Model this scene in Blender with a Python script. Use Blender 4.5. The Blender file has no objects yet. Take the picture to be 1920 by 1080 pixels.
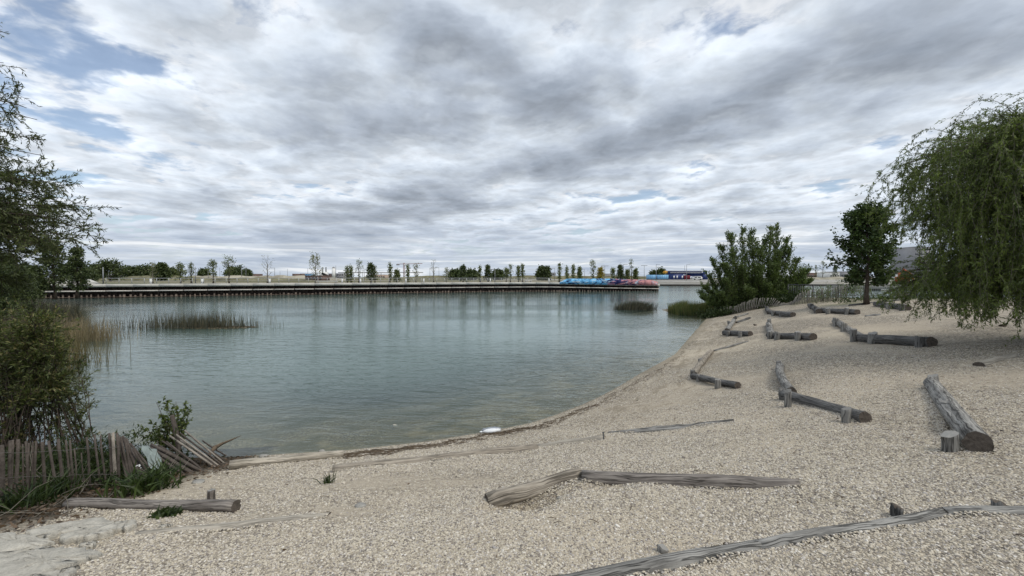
import bpy, math, random
import numpy as np
from mathutils import Vector

R = math.radians
rng = np.random.default_rng(11)
rnd = random.Random(5)
SC = bpy.context.scene
COL = SC.collection

# ------------------------------------------------------------------ camera, sky, sun, exposure
EYE = 3.7                      # metres above the lake
FPX = 806.0                    # focal length in pixels of a 1920 wide picture
HOR = 521.0
cam = bpy.data.cameras.new('camera')
cam.sensor_width = 36.0
cam.lens = 36.0 * FPX / 1920.0
cam.clip_start = 0.05
cam.clip_end = 9000
camo = bpy.data.objects.new('camera', cam)
COL.objects.link(camo)
PITCH = math.atan((540 - HOR) / FPX)
camo.location = (0, 0, EYE)
camo.rotation_euler = (math.pi / 2 - PITCH, 0, 0)
SC.camera = camo

SUN_EL, SUN_AZ = 54.0, 125.0    # azimuth from +Y towards +X
world = bpy.data.worlds.new('World')
SC.world = world
world.use_nodes = True
WN, WL = world.node_tree.nodes, world.node_tree.links
WN.clear()


class NT:
    """small helper to write node graphs"""
    def __init__(s, tree):
        s.t = tree

    def n(s, typ, **kw):
        nd = s.t.nodes.new(typ)
        for k, v in kw.items():
            setattr(nd, k, v)
        return nd

    def put(s, sock, v):
        if isinstance(v, bpy.types.NodeSocket):
            s.t.links.new(v, sock)
        elif v is not None:
            sock.default_value = v

    def math(s, op, a, b=None, c=None, clamp=False):
        nd = s.n('ShaderNodeMath', operation=op, use_clamp=clamp)
        s.put(nd.inputs[0], a)
        if b is not None: s.put(nd.inputs[1], b)
        if c is not None: s.put(nd.inputs[2], c)
        return nd.outputs[0]

    def vec(s, x, y, z):
        nd = s.n('ShaderNodeCombineXYZ')
        for i, v in enumerate((x, y, z)): s.put(nd.inputs[i], v)
        return nd.outputs[0]

    def sep(s, v):
        nd = s.n('ShaderNodeSeparateXYZ'); s.put(nd.inputs[0], v); return nd.outputs

    def noise(s, v, scale, detail=4, rough=.5, dist=0., out='Fac', lac=2.0):
        nd = s.n('ShaderNodeTexNoise')
        if v is not None: s.put(nd.inputs['Vector'], v)
        nd.inputs['Scale'].default_value = scale
        nd.inputs['Detail'].default_value = detail
        nd.inputs['Roughness'].default_value = rough
        nd.inputs['Distortion'].default_value = dist
        nd.inputs['Lacunarity'].default_value = lac
        return nd.outputs[out]

    def ramp(s, f, stops, interp='LINEAR'):
        nd = s.n('ShaderNodeValToRGB')
        nd.color_ramp.interpolation = interp
        el = nd.color_ramp.elements
        while len(el) < len(stops): el.new(.5)
        for e, (p, c) in zip(el, stops):
            e.position = p
            e.color = (c, c, c, 1) if isinstance(c, (int, float)) else (*c, 1)
        s.put(nd.inputs[0], f)
        return nd.outputs[0]

    def smooth(s, f, lo, hi, a=0., b=1., typ='SMOOTHSTEP'):
        nd = s.n('ShaderNodeMapRange', interpolation_type=typ)
        s.put(nd.inputs[0], f)
        for i, v in enumerate((lo, hi, a, b)): s.put(nd.inputs[1 + i], v)
        return nd.outputs[0]

    def mix(s, f, a, b, blend='MIX'):
        nd = s.n('ShaderNodeMix', data_type='RGBA', blend_type=blend)
        s.put(nd.inputs[0], f)
        for i, v in ((6, a), (7, b)):
            if isinstance(v, tuple) and len(v) == 3: v = (*v, 1)
            s.put(nd.inputs[i], v)
        return nd.outputs[2]


def build_world():
    g = NT(world.node_tree)
    out = g.n('ShaderNodeOutputWorld')
    sky = g.n('ShaderNodeTexSky', sky_type='NISHITA', sun_disc=False)
    sky.sun_elevation = R(SUN_EL); sky.sun_rotation = R(SUN_AZ)
    sky.dust_density = 1.5
    b1 = g.n('ShaderNodeBackground'); g.put(b1.inputs[0], sky.outputs[0]); b1.inputs[1].default_value = 0.14
    tc = g.n('ShaderNodeTexCoord')
    x, y, z = g.sep(tc.outputs['Generated'])
    zz = g.math('ADD', g.math('MAXIMUM', z, 0.0), 0.09)
    px, py = g.math('DIVIDE', x, zz), g.math('DIVIDE', y, zz)
    # cloud streets run away to the left: u along, v across
    u = g.math('ADD', g.math('MULTIPLY', px, -.657), g.math('MULTIPLY', py, .754))
    v = g.math('ADD', g.math('MULTIPLY', px, .754), g.math('MULTIPLY', py, .657))
    q = g.vec(g.math('MULTIPLY', u, .6), v, 18.55)
    n1 = g.noise(q, .8, 3, .5, .2)
    n3 = g.noise(q, .9, 4, .55, 0.)
    vw = g.math('ADD', v, g.math('MULTIPLY', g.math('SUBTRACT', n3, .5), 1.9))
    bias = g.ramp(g.math('MULTIPLY_ADD', vw, .1, .2), [(0, .49), (.08, .495), (.155, .49), (.205, .505), (.27, .535), (.33, .62), (.395, .75), (.44, .67), (.49, .49), (.55, .47), (.63, .54), (1, .54)], 'B_SPLINE')
    body = g.math('ADD', g.math('MULTIPLY', n1, .5), g.math('SUBTRACT', bias, .67))

    def billow(du, dv):
        a = g.vec(g.math('ADD', u, du), g.math('ADD', v, dv), 24.15)
        m1 = g.noise(a, 1.7, 10, .58, .25)
        m2 = g.noise(a, 4.6, 7, .62, .7)
        wr = g.n('ShaderNodeTexNoise'); g.put(wr.inputs['Vector'], a); wr.inputs['Scale'].default_value = 2.6; wr.inputs['Detail'].default_value = 4; wr.inputs['Roughness'].default_value = .6
        wa = g.n('ShaderNodeVectorMath', operation='MULTIPLY_ADD'); g.put(wa.inputs[0], wr.outputs['Color']); wa.inputs[1].default_value = (.75, .75, 0); g.put(wa.inputs[2], a)
        pv = g.n('ShaderNodeTexVoronoi', feature='F1'); g.put(pv.inputs['Vector'], wa.outputs[0]); pv.inputs['Scale'].default_value = 2.3;
        pv.inputs['Detail'].default_value = 1.; pv.inputs['Roughness'].default_value = .5; pv.inputs['Lacunarity'].default_value = 2.3
        puff = g.math('MULTIPLY', g.math('SUBTRACT', .67, pv.outputs['Distance']), .30)
        s_ = g.math('ADD', g.math('MULTIPLY', m1, .85), g.math('MULTIPLY', g.math('SUBTRACT', m2, .5), .16))
        return g.math('ADD', s_, puff), m2
    b0, n4 = billow(0., 0.)
    b1_, _ = billow(-.07, -.10)           # a step towards the light
    th = g.math('ADD', body, b0)
    colr = g.ramp(th, [(.30, (.67, .75, .87)), (.42, (.785, .845, .925)), (.52, (.675, .74, .82)), (.62, (.54, .60, .68)), (.72, (.41, .46, .535)), (.9, (.27, .31, .37))])
    # billows: the side towards the light is brighter, the far side greyer
    lit = g.smooth(g.math('SUBTRACT', b0, b1_), -.13, .13, -1., 1., 'LINEAR')
    k_ = g.math('MULTIPLY_ADD', lit, .23, 1.)
    colr = g.mix(1., colr, g.vec(k_, k_, k_), 'MULTIPLY')
    hi = g.math('MULTIPLY', g.smooth(n4, .52, .66), g.smooth(th, .60, .42))
    colr = g.mix(g.math('MULTIPLY', hi, .55), colr, (.93, .945, .97))
    # low sky: thin long layers
    lay = g.noise(g.vec(g.math('MULTIPLY', x, 2.6), g.math('MULTIPLY', y, 2.6), g.math('MULTIPLY', z, 40.)), 1.0, 8, .64, .8)
    layc = g.ramp(lay, [(.34, (.34, .41, .53)), (.45, (.47, .54, .65)), (.54, (.60, .66, .74)), (.62, (.92, .94, .96))])
    low = g.smooth(z, .17, .03)
    colr = g.mix(g.math('MULTIPLY', low, .8), colr, layc)
    cov = g.smooth(th, .29, .43, .26, 1.)
    cov = g.math('MAXIMUM', cov, g.math('MULTIPLY', low, .85))
    b2 = g.n('ShaderNodeBackground'); g.put(b2.inputs[0], colr); b2.inputs[1].default_value = 1.0
    m = g.n('ShaderNodeMixShader'); g.put(m.inputs[0], cov)
    g.put(m.inputs[1], b1.outputs[0]); g.put(m.inputs[2], b2.outputs[0])
    g.put(out.inputs[0], m.outputs[0])


build_world()
sun = bpy.data.lights.new('sun', 'SUN')
sun.energy = 2.0
sun.angle = R(24)
sun.color = (1.0, .945, .85)
suno = bpy.data.objects.new('sun', sun)
COL.objects.link(suno)
_d = Vector((math.sin(R(SUN_AZ)) * math.cos(R(SUN_EL)), math.cos(R(SUN_AZ)) * math.cos(R(SUN_EL)), math.sin(R(SUN_EL))))
suno.rotation_euler = _d.to_track_quat('Z', 'Y').to_euler()
SC.view_settings.view_transform = 'Standard'
SC.view_settings.look = 'None'
SC.view_settings.exposure = 0.05
SC.view_settings.gamma = 1.0
SC.view_settings.use_curve_mapping = False
SC.cycles.max_bounces = 6
SC.cycles.transparent_max_bounces = 12
SC.cycles.caustics_reflective = False
SC.cycles.caustics_refractive = False

# ------------------------------------------------------------------ mesh and object helpers
class MB:
    """collects vertices and faces and links them as one mesh object"""
    def __init__(s):
        s.v, s.f, s.t, s.n = [], [], [], 0

    def add(s, v, f, tint=0.5):
        v = np.asarray(v, float).reshape(-1, 3)
        f = np.asarray(f, int)
        s.v.append(v); s.f.append(f + s.n); s.n += len(v)
        t = np.broadcast_to(np.asarray(tint, float), (len(f),))
        s.t.append(t)
        return s

    def box(s, c, size, rz=0., ax=None, tint=.5):
        h = np.array(size, float) / 2
        b = np.array([[x, y, z] for z in (-1, 1) for y in (-1, 1) for x in (-1, 1)], float) * h
        if ax is not None: b = b @ np.array(ax)
        elif rz:
            c_, s_ = math.cos(rz), math.sin(rz)
            b = b @ np.array([[c_, s_, 0], [-s_, c_, 0], [0, 0, 1]])
        return s.add(b + np.array(c), [[0, 2, 3, 1], [4, 5, 7, 6], [0, 1, 5, 4], [2, 6, 7, 3], [0, 4, 6, 2], [1, 3, 7, 5]], tint)

    def tube(s, pts, rad, k=6, cap=True, tint=.5):
        pts = np.asarray(pts, float); n = len(pts)
        rad = np.broadcast_to(np.asarray(rad, float), (n,))
        d = np.gradient(pts, axis=0); d /= np.linalg.norm(d, axis=1, keepdims=True) + 1e-9
        ref = np.where(np.abs(d[:, 2:3]) > .9, np.array([[1., 0, 0]]), np.array([[0, 0, 1.]]))
        a = np.cross(d, ref); a /= np.linalg.norm(a, axis=1, keepdims=True) + 1e-9
        b = np.cross(d, a)
        th = np.linspace(0, 2 * math.pi, k, endpoint=False)
        V = pts[:, None] + rad[:, None, None] * (np.cos(th)[None, :, None] * a[:, None] + np.sin(th)[None, :, None] * b[:, None])
        i, j = np.meshgrid(np.arange(n - 1), np.arange(k), indexing='ij')
        q = np.stack([i * k + j, i * k + (j + 1) % k, (i + 1) * k + (j + 1) % k, (i + 1) * k + j], -1).reshape(-1, 4)
        base = s.n
        s.add(V.reshape(-1, 3), q, tint)
        if cap:
            s.f.append(np.array([[base + x for x in range(k)][::-1]])); s.t.append(np.array([tint]))
            s.f.append(np.array([[base + (n - 1) * k + x for x in range(k)]])); s.t.append(np.array([tint]))
        return s

    def mesh(s, name, m, smooth=False):
        me = bpy.data.meshes.new(name)
        V = np.concatenate(s.v)
        me.vertices.add(len(V)); me.vertices.foreach_set('co', V.ravel())
        tot = np.concatenate([np.full(len(f), f.shape[1]) for f in s.f])
        idx = np.concatenate([f.ravel() for f in s.f])
        me.loops.add(len(idx)); me.loops.foreach_set('vertex_index', idx.astype(np.int32))
        me.polygons.add(len(tot))
        me.polygons.foreach_set('loop_start', np.concatenate([[0], np.cumsum(tot)[:-1]]).astype(np.int32))
        me.update(calc_edges=True)
        at = me.attributes.new('tint', 'FLOAT', 'FACE')
        at.data.foreach_set('value', np.concatenate(s.t).astype(np.float32))
        if smooth:
            me.polygons.foreach_set('use_smooth', np.ones(len(tot), bool))
        me.materials.append(m)
        return me

    def build(s, name, m, parent=None, smooth=False, loc=None):
        """one mesh object; with a parent the vertices (given in world space) become local to it"""
        if loc is None: loc = parent.location if parent is not None and parent.parent is None else (0, 0, 0)
        if parent is not None and parent.parent is not None: loc = parent.parent.location + parent.location
        off = np.array(loc, float)
        s.v = [v - off for v in s.v]
        o = bpy.data.objects.new(name, s.mesh(name, m, smooth))
        COL.objects.link(o)
        if parent is not None: o.parent = parent
        else: o.location = loc
        return o


def tag(o, label=None, cat=None, group=None, kind=None):
    for k, v in (('label', label), ('category', cat), ('group', group), ('kind', kind)):
        if v: o[k] = v
    return o


def thing(name, loc, label, cat, group=None):
    o = bpy.data.objects.new(name, None)
    o.empty_display_size = .2
    COL.objects.link(o); o.location = loc
    return tag(o, label, cat, group)


def linked(src, name, parent, loc=(0, 0, 0), rot=(0, 0, 0), scale=(1, 1, 1)):
    o = bpy.data.objects.new(name, src)
    COL.objects.link(o); o.parent = parent
    o.location = loc; o.rotation_euler = rot; o.scale = scale
    return o


# ------------------------------------------------------------------ materials
def newmat(name):
    m = bpy.data.materials.new(name)
    m.use_nodes = True
    m.node_tree.nodes.clear()
    g = NT(m.node_tree)
    return m, g, g.n('ShaderNodeOutputMaterial')


def principled(g, out, col, rough=.8, spec=.3, bump=None, bs=.3, bd=.01, metal=0.):
    p = g.n('ShaderNodeBsdfPrincipled')
    if isinstance(col, tuple) and len(col) == 3: col = (*col, 1)
    g.put(p.inputs['Base Color'], col)
    g.put(p.inputs['Roughness'], rough)
    p.inputs['Specular IOR Level'].default_value = spec
    p.inputs['Metallic'].default_value = metal
    if bump is not None:
        b = g.n('ShaderNodeBump'); b.inputs['Strength'].default_value = bs; b.inputs['Distance'].default_value = bd
        g.put(b.inputs['Height'], bump); g.put(p.inputs['Normal'], b.outputs[0])
    g.put(out.inputs[0], p.outputs[0])
    return p


def pos(g):
    return g.n('ShaderNodeNewGeometry').outputs['Position']


def objc(g):
    return g.n('ShaderNodeTexCoord').outputs['Object']


def attr(g, name, typ='GEOMETRY'):
    a = g.n('ShaderNodeAttribute', attribute_type=typ, attribute_name=name)
    return a.outputs['Fac']


def mat_plain(name, c, var=.25, scale=3., rough=.8, spec=.3, bs=.2, bd=.01, metal=0.):
    m, g, out = newmat(name)
    n = g.noise(objc(g), scale, 6, .6)
    n2 = g.noise(objc(g), scale * 9, 4, .6)
    f = g.math('ADD', g.math('MULTIPLY', n, .6), g.math('MULTIPLY', n2, .4))
    lo = tuple(x * (1 - var) for x in c); hi = tuple(min(1, x * (1 + var)) for x in c)
    principled(g, out, g.ramp(f, [(.35, lo), (.65, hi)]), rough, spec, n2, bs, bd, metal)
    return m


def mat_leaf(name, lo, hi, trans=.35, dry=None):
    m, g, out = newmat(name)
    t = attr(g, 'tint')
    c = g.ramp(t, [(0, lo), (.75, hi), (1, dry or tuple(x * 1.25 for x in hi))])
    c = g.mix(g.smooth(g.noise(objc(g), .9, 3), .35, .65), c, (1.25, 1.2, 1.1), 'MULTIPLY')
    d = g.n('ShaderNodeBsdfPrincipled'); g.put(d.inputs['Base Color'], c); d.inputs['Roughness'].default_value = .5
    d.inputs['Specular IOR Level'].default_value = .35
    tr = g.n('ShaderNodeBsdfTranslucent'); g.put(tr.inputs[0], g.mix(1.0, c, (1.1, 1.25, .6), 'MULTIPLY'))
    mx = g.n('ShaderNodeMixShader'); mx.inputs[0].default_value = trans
    g.put(mx.inputs[1], d.outputs[0]); g.put(mx.inputs[2], tr.outputs[0]); g.put(out.inputs[0], mx.outputs[0])
    return m


def mat_log(name, dark, light, crack=.5):
    """weathered timber: the grain runs along UV.y"""
    m, g, out = newmat(name)
    uv = g.n('ShaderNodeUVMap').outputs[0]
    ux, uy, _ = g.sep(uv)
    oi = g.n('ShaderNodeObjectInfo').outputs['Random']
    w = g.math('MULTIPLY', oi, 37.)
    wob = g.math('MULTIPLY', g.noise(g.vec(ux, uy, w), 3., 2), .06)
    v = g.vec(g.math('MULTIPLY', g.math('ADD', ux, wob), 55.), g.math('MULTIPLY', uy, 1.7), w)
    grain = g.noise(v, 1., 6, .7, .3)
    v2 = g.vec(g.math('MULTIPLY', g.math('ADD', ux, wob), 20.), g.math('MULTIPLY', uy, .9), w)
    cr = g.noise(v2, 1.3, 3, .5, .2)
    crk = g.smooth(g.math('ABSOLUTE', g.math('SUBTRACT', cr, .5)), .006, .035)
    blot = g.noise(g.vec(g.math('MULTIPLY', ux, 5.), g.math('MULTIPLY', uy, 2.), w), 1., 4, .6)
    f = g.math('ADD', g.math('MULTIPLY', grain, .65), g.math('MULTIPLY', blot, .35))
    c = g.ramp(f, [(.36, tuple(x * .8 for x in dark)), (.5, tuple((x + y) / 2 for x, y in zip(dark, light))), (.62, light)])
    c = g.mix(g.math('MULTIPLY', g.math('SUBTRACT', 1., crk), min(1., crack * 1.5)), c, tuple(x * .22 for x in dark))
    h = g.math('ADD', g.math('MULTIPLY', grain, .6), g.math('MULTIPLY', crk, .6))
    principled(g, out, c, .85, .2, h, .9, .012)
    return m


M = {}
M['bark'] = mat_plain('bark', (.075, .06, .048), .5, 6, .9, .1, .8, .02)
M['bark_pale'] = mat_plain('bark_pale', (.16, .145, .12), .4, 6, .9, .1, .6, .01)
M['log_grey'] = mat_log('weathered_grey_log', (.10, .096, .09), (.37, .36, .335))
M['log_dark'] = mat_log('dark_grey_log', (.055, .054, .052), (.21, .205, .197))
M['log_tan'] = mat_log('tan_log', (.17, .145, .115), (.42, .375, .31), .35)
M['log_pale'] = mat_log('pale_shore_log', (.25, .22, .175), (.54, .49, .41), .3)
M['log_brown'] = mat_log('brown_grey_log', (.11, .095, .085), (.32, .29, .26), .45)
M['log_sand'] = mat_log('sandy_log', (.26, .235, .195), (.46, .42, .355), .18)
M['cut'] = mat_plain('log_cut_face', (.10, .085, .072), .5, 20, .9, .1, .6, .01)
M['slat'] = mat_plain('fence_slat', (.092, .078, .068), .45, 5, .9, .15, .5, .004)
M['slat_pale'] = mat_plain('fence_slat_pale', (.27, .24, .205), .4, 5, .9, .15, .5, .004)
M['slat_far'] = mat_plain('far_fence_slat', (.21, .195, .175), .4, 3, .9, .1)
M['wire'] = mat_plain('wire', (.12, .11, .10), .2, 5, .6, .4)
M['concrete'] = mat_plain('pale_concrete', (.50, .485, .45), .12, .5, .85, .2, .1)
M['concrete_step'] = mat_plain('promenade_concrete', (.37, .35, .31), .12, .3, .85, .2, .1)
M['ledge'] = mat_plain('ledge_timber', (.52, .49, .45), .2, 1., .85, .2)
M['rust'] = mat_plain('rusty_sheet_pile', (.035, .024, .02), .6, 1.5, .8, .3, .5, .02)
M['pile'] = mat_plain('crusted_pile', (.21, .165, .135), .55, 2.5, .9, .1, .5, .02)
M['steel'] = mat_plain('galvanised_steel', (.42, .43, .44), .1, 2, .5, .5)
M['pole'] = mat_plain('grey_pole', (.22, .23, .24), .15, 1, .5, .5)
M['dark_rail'] = mat_plain('dark_rail', (.06, .062, .066), .2, 2, .6, .4)
M['white'] = mat_plain('white_paint', (.72, .72, .70), .06, 2, .6, .3)
M['navy'] = mat_plain('navy_paint', (.016, .035, .14), .2, .4, .5, .4)
M['lightblue'] = mat_plain('light_blue_paint', (.22, .44, .66), .12, .5, .6, .3)
M['maroon'] = mat_plain('maroon_paint', (.17, .025, .04), .25, .5, .6, .3)
M['orange_yellow'] = mat_plain('orange_yellow_paint', (.68, .36, .05), .15, .5, .6, .3)
M['orange'] = mat_plain('orange_machine_paint', (.42, .085, .022), .25, .8, .5, .4)
M['black'] = mat_plain('black_rubber', (.018, .018, .018), .3, 2, .8, .2)
M['glass'] = mat_plain('dark_window_glass', (.03, .035, .045), .1, 1, .15, .6)
M['grey_build'] = mat_plain('grey_building', (.27, .27, .28), .12, .2, .8, .2)
M['brown_build'] = mat_plain('brown_building', (.16, .11, .095), .15, .2, .8, .2)
M['tan_build'] = mat_plain('tan_building', (.42, .33, .27), .1, .2, .8, .2)
M['red_steel'] = mat_plain('red_steel', (.20, .085, .07), .15, .5, .6, .4)
M['rock'] = mat_plain('pale_limestone', (.44, .415, .36), .3, 7, .9, .15, .8, .02)
M['stone'] = mat_plain('grey_stone', (.30, .29, .265), .35, 10, .9, .15, .6, .01)
M['twig'] = mat_plain('dead_twig', (.12, .092, .065), .5, 9, .9, .1)
M['litter'] = mat_leaf('leaf_litter', (.035, .026, .018), (.11, .075, .048), .1)
M['bag'] = mat_plain('white_plastic', (.74, .76, .78), .08, 6, .4, .4, .4, .02)
M['bag_grey'] = mat_plain('grey_plastic', (.25, .27, .30), .2, 6, .5, .4)
M['tarp'] = mat_plain('pale_green_sheet', (.22, .26, .245), .3, 6, .6, .3, .5, .02)
M['earth'] = mat_plain('site_earth', (.15, .14, .085), .6, .12, .95, .1, .4, .3)
M['earth_pale'] = mat_plain('site_pale_earth', (.30, .275, .215), .55, .15, .95, .1, .4, .3)
M['lf_willow'] = mat_leaf('willow_leaf', (.032, .050, .012), (.140, .185, .048), .3)
M['lf_willow2'] = mat_leaf('left_willow_leaf', (.034, .045, .020), (.098, .118, .046), .3)
M['lf_shrub'] = mat_leaf('willow_shrub_leaf', (.032, .046, .014), (.095, .120, .036), .3, (.22, .185, .09))
M['lf_bush'] = mat_leaf('poplar_bush_leaf', (.034, .056, .018), (.125, .168, .058), .28)
M['lf_maple'] = mat_leaf('maple_leaf', (.018, .036, .012), (.056, .088, .026), .25)
M['lf_dark'] = mat_leaf('dark_tree_leaf', (.026, .042, .018), (.078, .102, .04), .2)
M['lf_mid'] = mat_leaf('young_tree_leaf', (.06, .08, .032), (.15, .175, .07), .3)
M['lf_pale'] = mat_leaf('sparse_tree_leaf', (.10, .105, .06), (.21, .215, .12), .3)
M['lf_yellow'] = mat_leaf('yellow_tree_leaf', (.13, .11, .025), (.33, .27, .05), .3)
M['lf_small'] = mat_leaf('small_bush_leaf', (.03, .05, .014), (.10, .13, .035), .3)
M['lf_grass'] = mat_leaf('grass_blade', (.014, .026, .008), (.052, .078, .024), .3)
M['lf_weed'] = mat_leaf('weed_leaf', (.012, .024, .008), (.042, .062, .02), .3)
M['reed_tawny'] = mat_leaf('tawny_reed', (.075, .068, .034), (.165, .14, .075), .2, (.22, .18, .10))
M['reed_dark'] = mat_leaf('dark_reed', (.03, .032, .026), (.085, .085, .06), .2, (.14, .12, .08))
M['reed_green'] = mat_leaf('green_reed', (.05, .075, .026), (.14, .165, .06), .25, (.24, .19, .09))
M['reed_dry'] = mat_leaf('dry_reed', (.11, .09, .06), (.25, .205, .14), .25)


def mat_mural():
    m, g, out = newmat('mural_paint')
    u, w, _ = g.sep(objc(g))                      # x along the wall (0..28), y height (0..1.3)
    f = g.math('DIVIDE', u, 28.)
    wob = g.noise(g.vec(g.math('MULTIPLY', u, .35), g.math('MULTIPLY', w, 1.2), 2.), 1., 3, .5, .8)
    base = g.ramp(g.math('ADD', f, g.math('MULTIPLY', g.math('SUBTRACT', wob, .5), .22)),
                  [(0, (.16, .48, .82)), (.48, (.18, .50, .84)), (.54, (.40, .19, .28)), (.70, (.50, .23, .24)), (1, (.54, .25, .25))])
    n = g.noise(g.vec(g.math('MULTIPLY_ADD', u, .30, g.math('MULTIPLY', w, -.5)), g.math('MULTIPLY', w, 1.1), 5.), 1., 2, .45, 1.6)
    line = g.smooth(g.math('ABSOLUTE', g.math('SUBTRACT', n, .5)), .045, .028)
    body = g.smooth(g.math('ABSOLUTE', g.math('SUBTRACT', f, .56)), .17, .07)
    navy = g.math('MAXIMUM', g.math('MULTIPLY', line, g.smooth(f, .90, .80)), g.math('MULTIPLY', body, g.smooth(n, .46, .52)))
    c = g.mix(navy, base, (.018, .022, .10))
    n2 = g.noise(g.vec(g.math('MULTIPLY', u, .5), g.math('MULTIPLY', w, 1.6), 9.), 1., 2, .5, 1.2)
    c = g.mix(g.math('MULTIPLY', g.smooth(n2, .60, .63), .8), c, (.50, .66, .78))
    principled(g, out, c, .7, .3)
    return m


M['mural'] = mat_mural()


def sandf(X, Y):
    """where wind and feet have left fine sand instead of pebbles"""
    f = rolls(X * .45 + 3, Y * .75) * 16
    return np.clip(f - .12, 0, .9)


# ------------------------------------------------------------------ the lake outline and the ground height
# x, y, bank type of the edge that starts here: 0 beach, 1 planted bank, 2 quay, 3 promenade, 4 steep bank
LAKE = [(-6.1, 8.75, 0), (-5.1, 8.9, 0), (-3.5, 9.15, 0), (-1.9, 9.65, 0), (-.5, 10.3, 0), (.5, 10.9, 0), (1.15, 11.5, 0), (2.0, 12.4, 0), (2.85, 13.45, 0),
        (3.8, 14.8, 0), (4.8, 16.3, 0), (6.3, 18.4, 0), (7.9, 20.7, 0), (10.2, 25.0, 0), (12.6, 29.5, 0), (15.6, 35.0, 0), (17.8, 39.0, 0), (19.2, 42.4, 1), (16.6, 44.0, 1),
        (17.5, 50, 1), (24, 53, 1), (29, 47.5, 4), (31.5, 42.6, 4), (40, 41.8, 4), (62, 43.5, 4), (105, 48, 4), (180, 62, 4),
        (290, 120, 3), (300, 207, 3), (70, 205, 3), (56, 204, 2), (41.2, 120.2, 2), (13.4, 116.2, 2), (-8.2, 110.4, 2), (-74.5, 79, 2), (-92, 70.7, 1),
        (-75, 64, 1), (-58, 56, 1), (-44, 42, 1), (-34, 33, 1), (-28.5, 26, 1), (-23, 19.6, 1), (-18.6, 13.6, 1), (-14.6, 10.9, 1), (-10.6, 9.5, 1), (-7.9, 8.85, 0)]
_LA = np.array([(p[0], p[1]) for p in LAKE]); _LB = np.roll(_LA, -1, 0); _LT = np.array([p[2] for p in LAKE])
BANK = [0.02, 9.0]


def signed(X, Y):
    """distance to the lake's edge (positive on land) and the type of the nearest bank"""
    X = np.asarray(X, float).ravel(); Y = np.asarray(Y, float).ravel()
    best = np.full(X.shape, 1e9); typ = np.zeros(X.shape, int); ins = np.zeros(X.shape, bool)
    for (a, b, t) in zip(_LA, _LB, _LT):
        d = b - a
        s = np.clip(((X - a[0]) * d[0] + (Y - a[1]) * d[1]) / (d @ d), 0, 1)
        q = np.hypot(X - a[0] - s * d[0], Y - a[1] - s * d[1])
        k = q < best
        best[k] = q[k]; typ[k] = t
        c = ((a[1] > Y) != (b[1] > Y)) & (X < (b[0] - a[0]) * (Y - a[1]) / ((b[1] - a[1]) or 1e-9) + a[0])
        ins ^= c
    return np.where(ins, -best, best), typ


_wv = [(rng.uniform(0, 6.28), rng.uniform(0, 6.28), l) for l in (.9, 1.3, 1.7, 2.2, 2.9, 3.7, 5.1, 6.3)]


def rolls(X, Y):
    z = 0
    for a, p, l in _wv:
        z = z + np.sin((X * math.cos(a) + Y * math.sin(a)) * 6.28 / l + p) * .0062 * l ** .7
    return z


def sst(x, a, b):
    t = np.clip((x - a) / (b - a), 0, 1)
    return t * t * (3 - 2 * t)


PITS = []      # (x, y, rx, ry, depth, angle) hollows scoured below logs


USE_PITS = [True]


def ground(X, Y, micro=True):
    sh = np.shape(X)
    X = np.asarray(X, float).ravel(); Y = np.asarray(Y, float).ravel()
    d, t = signed(X, Y)
    p = np.interp(d, [0, 1.2, 6, 10, 16, 40, 200], [0, .24, 1.44, 2.06, 2.16, 2.3, 2.5])
    z = p.copy()
    k = t == 1; z[k] = np.interp(d[k], [0, 1., 4, 10, 16, 40, 200], [0, .26, 1.0, 2.0, 2.16, 2.3, 2.5])
    k = t == 4; z[k] = np.interp(d[k], [0, 1.6, 3, 10, 40, 200], [0, 1.5, 1.85, 2.08, 2.3, 2.5])
    k = t == 2; z[k] = 2.35 * sst(d[k], .5, 3.) + .12 * sst(d[k], 5, 9)
    k = t == 3; z[k] = np.interp(d[k], [0, .9, 1, 18, 30, 400], [-.6, -.6, .4, 2.5, 2.62, 3.])
    if micro:
        am = sst(d, .1, 1.2) * ((t == 0) | (t == 1)) * (Y < 60)
        z = z + rolls(X, Y) * am
        for (x, y, rx, ry, dep, an) in (PITS if USE_PITS[0] else ()):
            c, s = math.cos(an), math.sin(an)
            u = ((X - x) * c + (Y - y) * s) / rx; v = (-(X - x) * s + (Y - y) * c) / ry
            z = z - dep * np.exp(-(u * u + v * v) ** 1.5)
    w = d < 0
    bed = np.interp(-d, [0, 1.5, 4, 8, 14], [0, -.12, -.42, -1.3, -2.9])
    bed = np.where(t == 2, -3.2 * sst(-d, -.2, 1), bed)
    bed = np.where(t == 3, -.6 - 2.6 * sst(-d, 0, 6), bed)
    z = np.where(w, bed, z)
    return z.reshape(sh)


def gz(x, y):
    return float(ground(np.array([x]), np.array([y]))[0])


_cp, _sp = math.cos(PITCH), math.sin(PITCH)


def ray(px, py):
    x, u = (px - 960) / FPX, (540 - py) / FPX
    return np.array([x, _cp + u * _sp, -_sp + u * _cp])


def P(px, py, Y):
    """the point at depth Y seen in that direction from the photographer's place"""
    d = ray(px, py)
    return np.array([0, 0, EYE]) + d * (Y / d[1])


_ts = np.geomspace(1.2, 120, 1600)


def G(px, py, lift=0.):
    """the point of the ground seen in that direction"""
    d = ray(px, py)
    q = d[None] * (_ts / d[1])[:, None]
    h = q[:, 2] + EYE - ground(q[:, 0], q[:, 1]) - lift
    i = int(np.argmax(h < 0)) or len(_ts) - 1
    f = h[i - 1] / (h[i - 1] - h[i] + 1e-12)
    t = _ts[i - 1] + (_ts[i] - _ts[i - 1]) * np.clip(f, 0, 1)
    return np.array([0, 0, EYE]) + d * (t / d[1])


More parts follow.
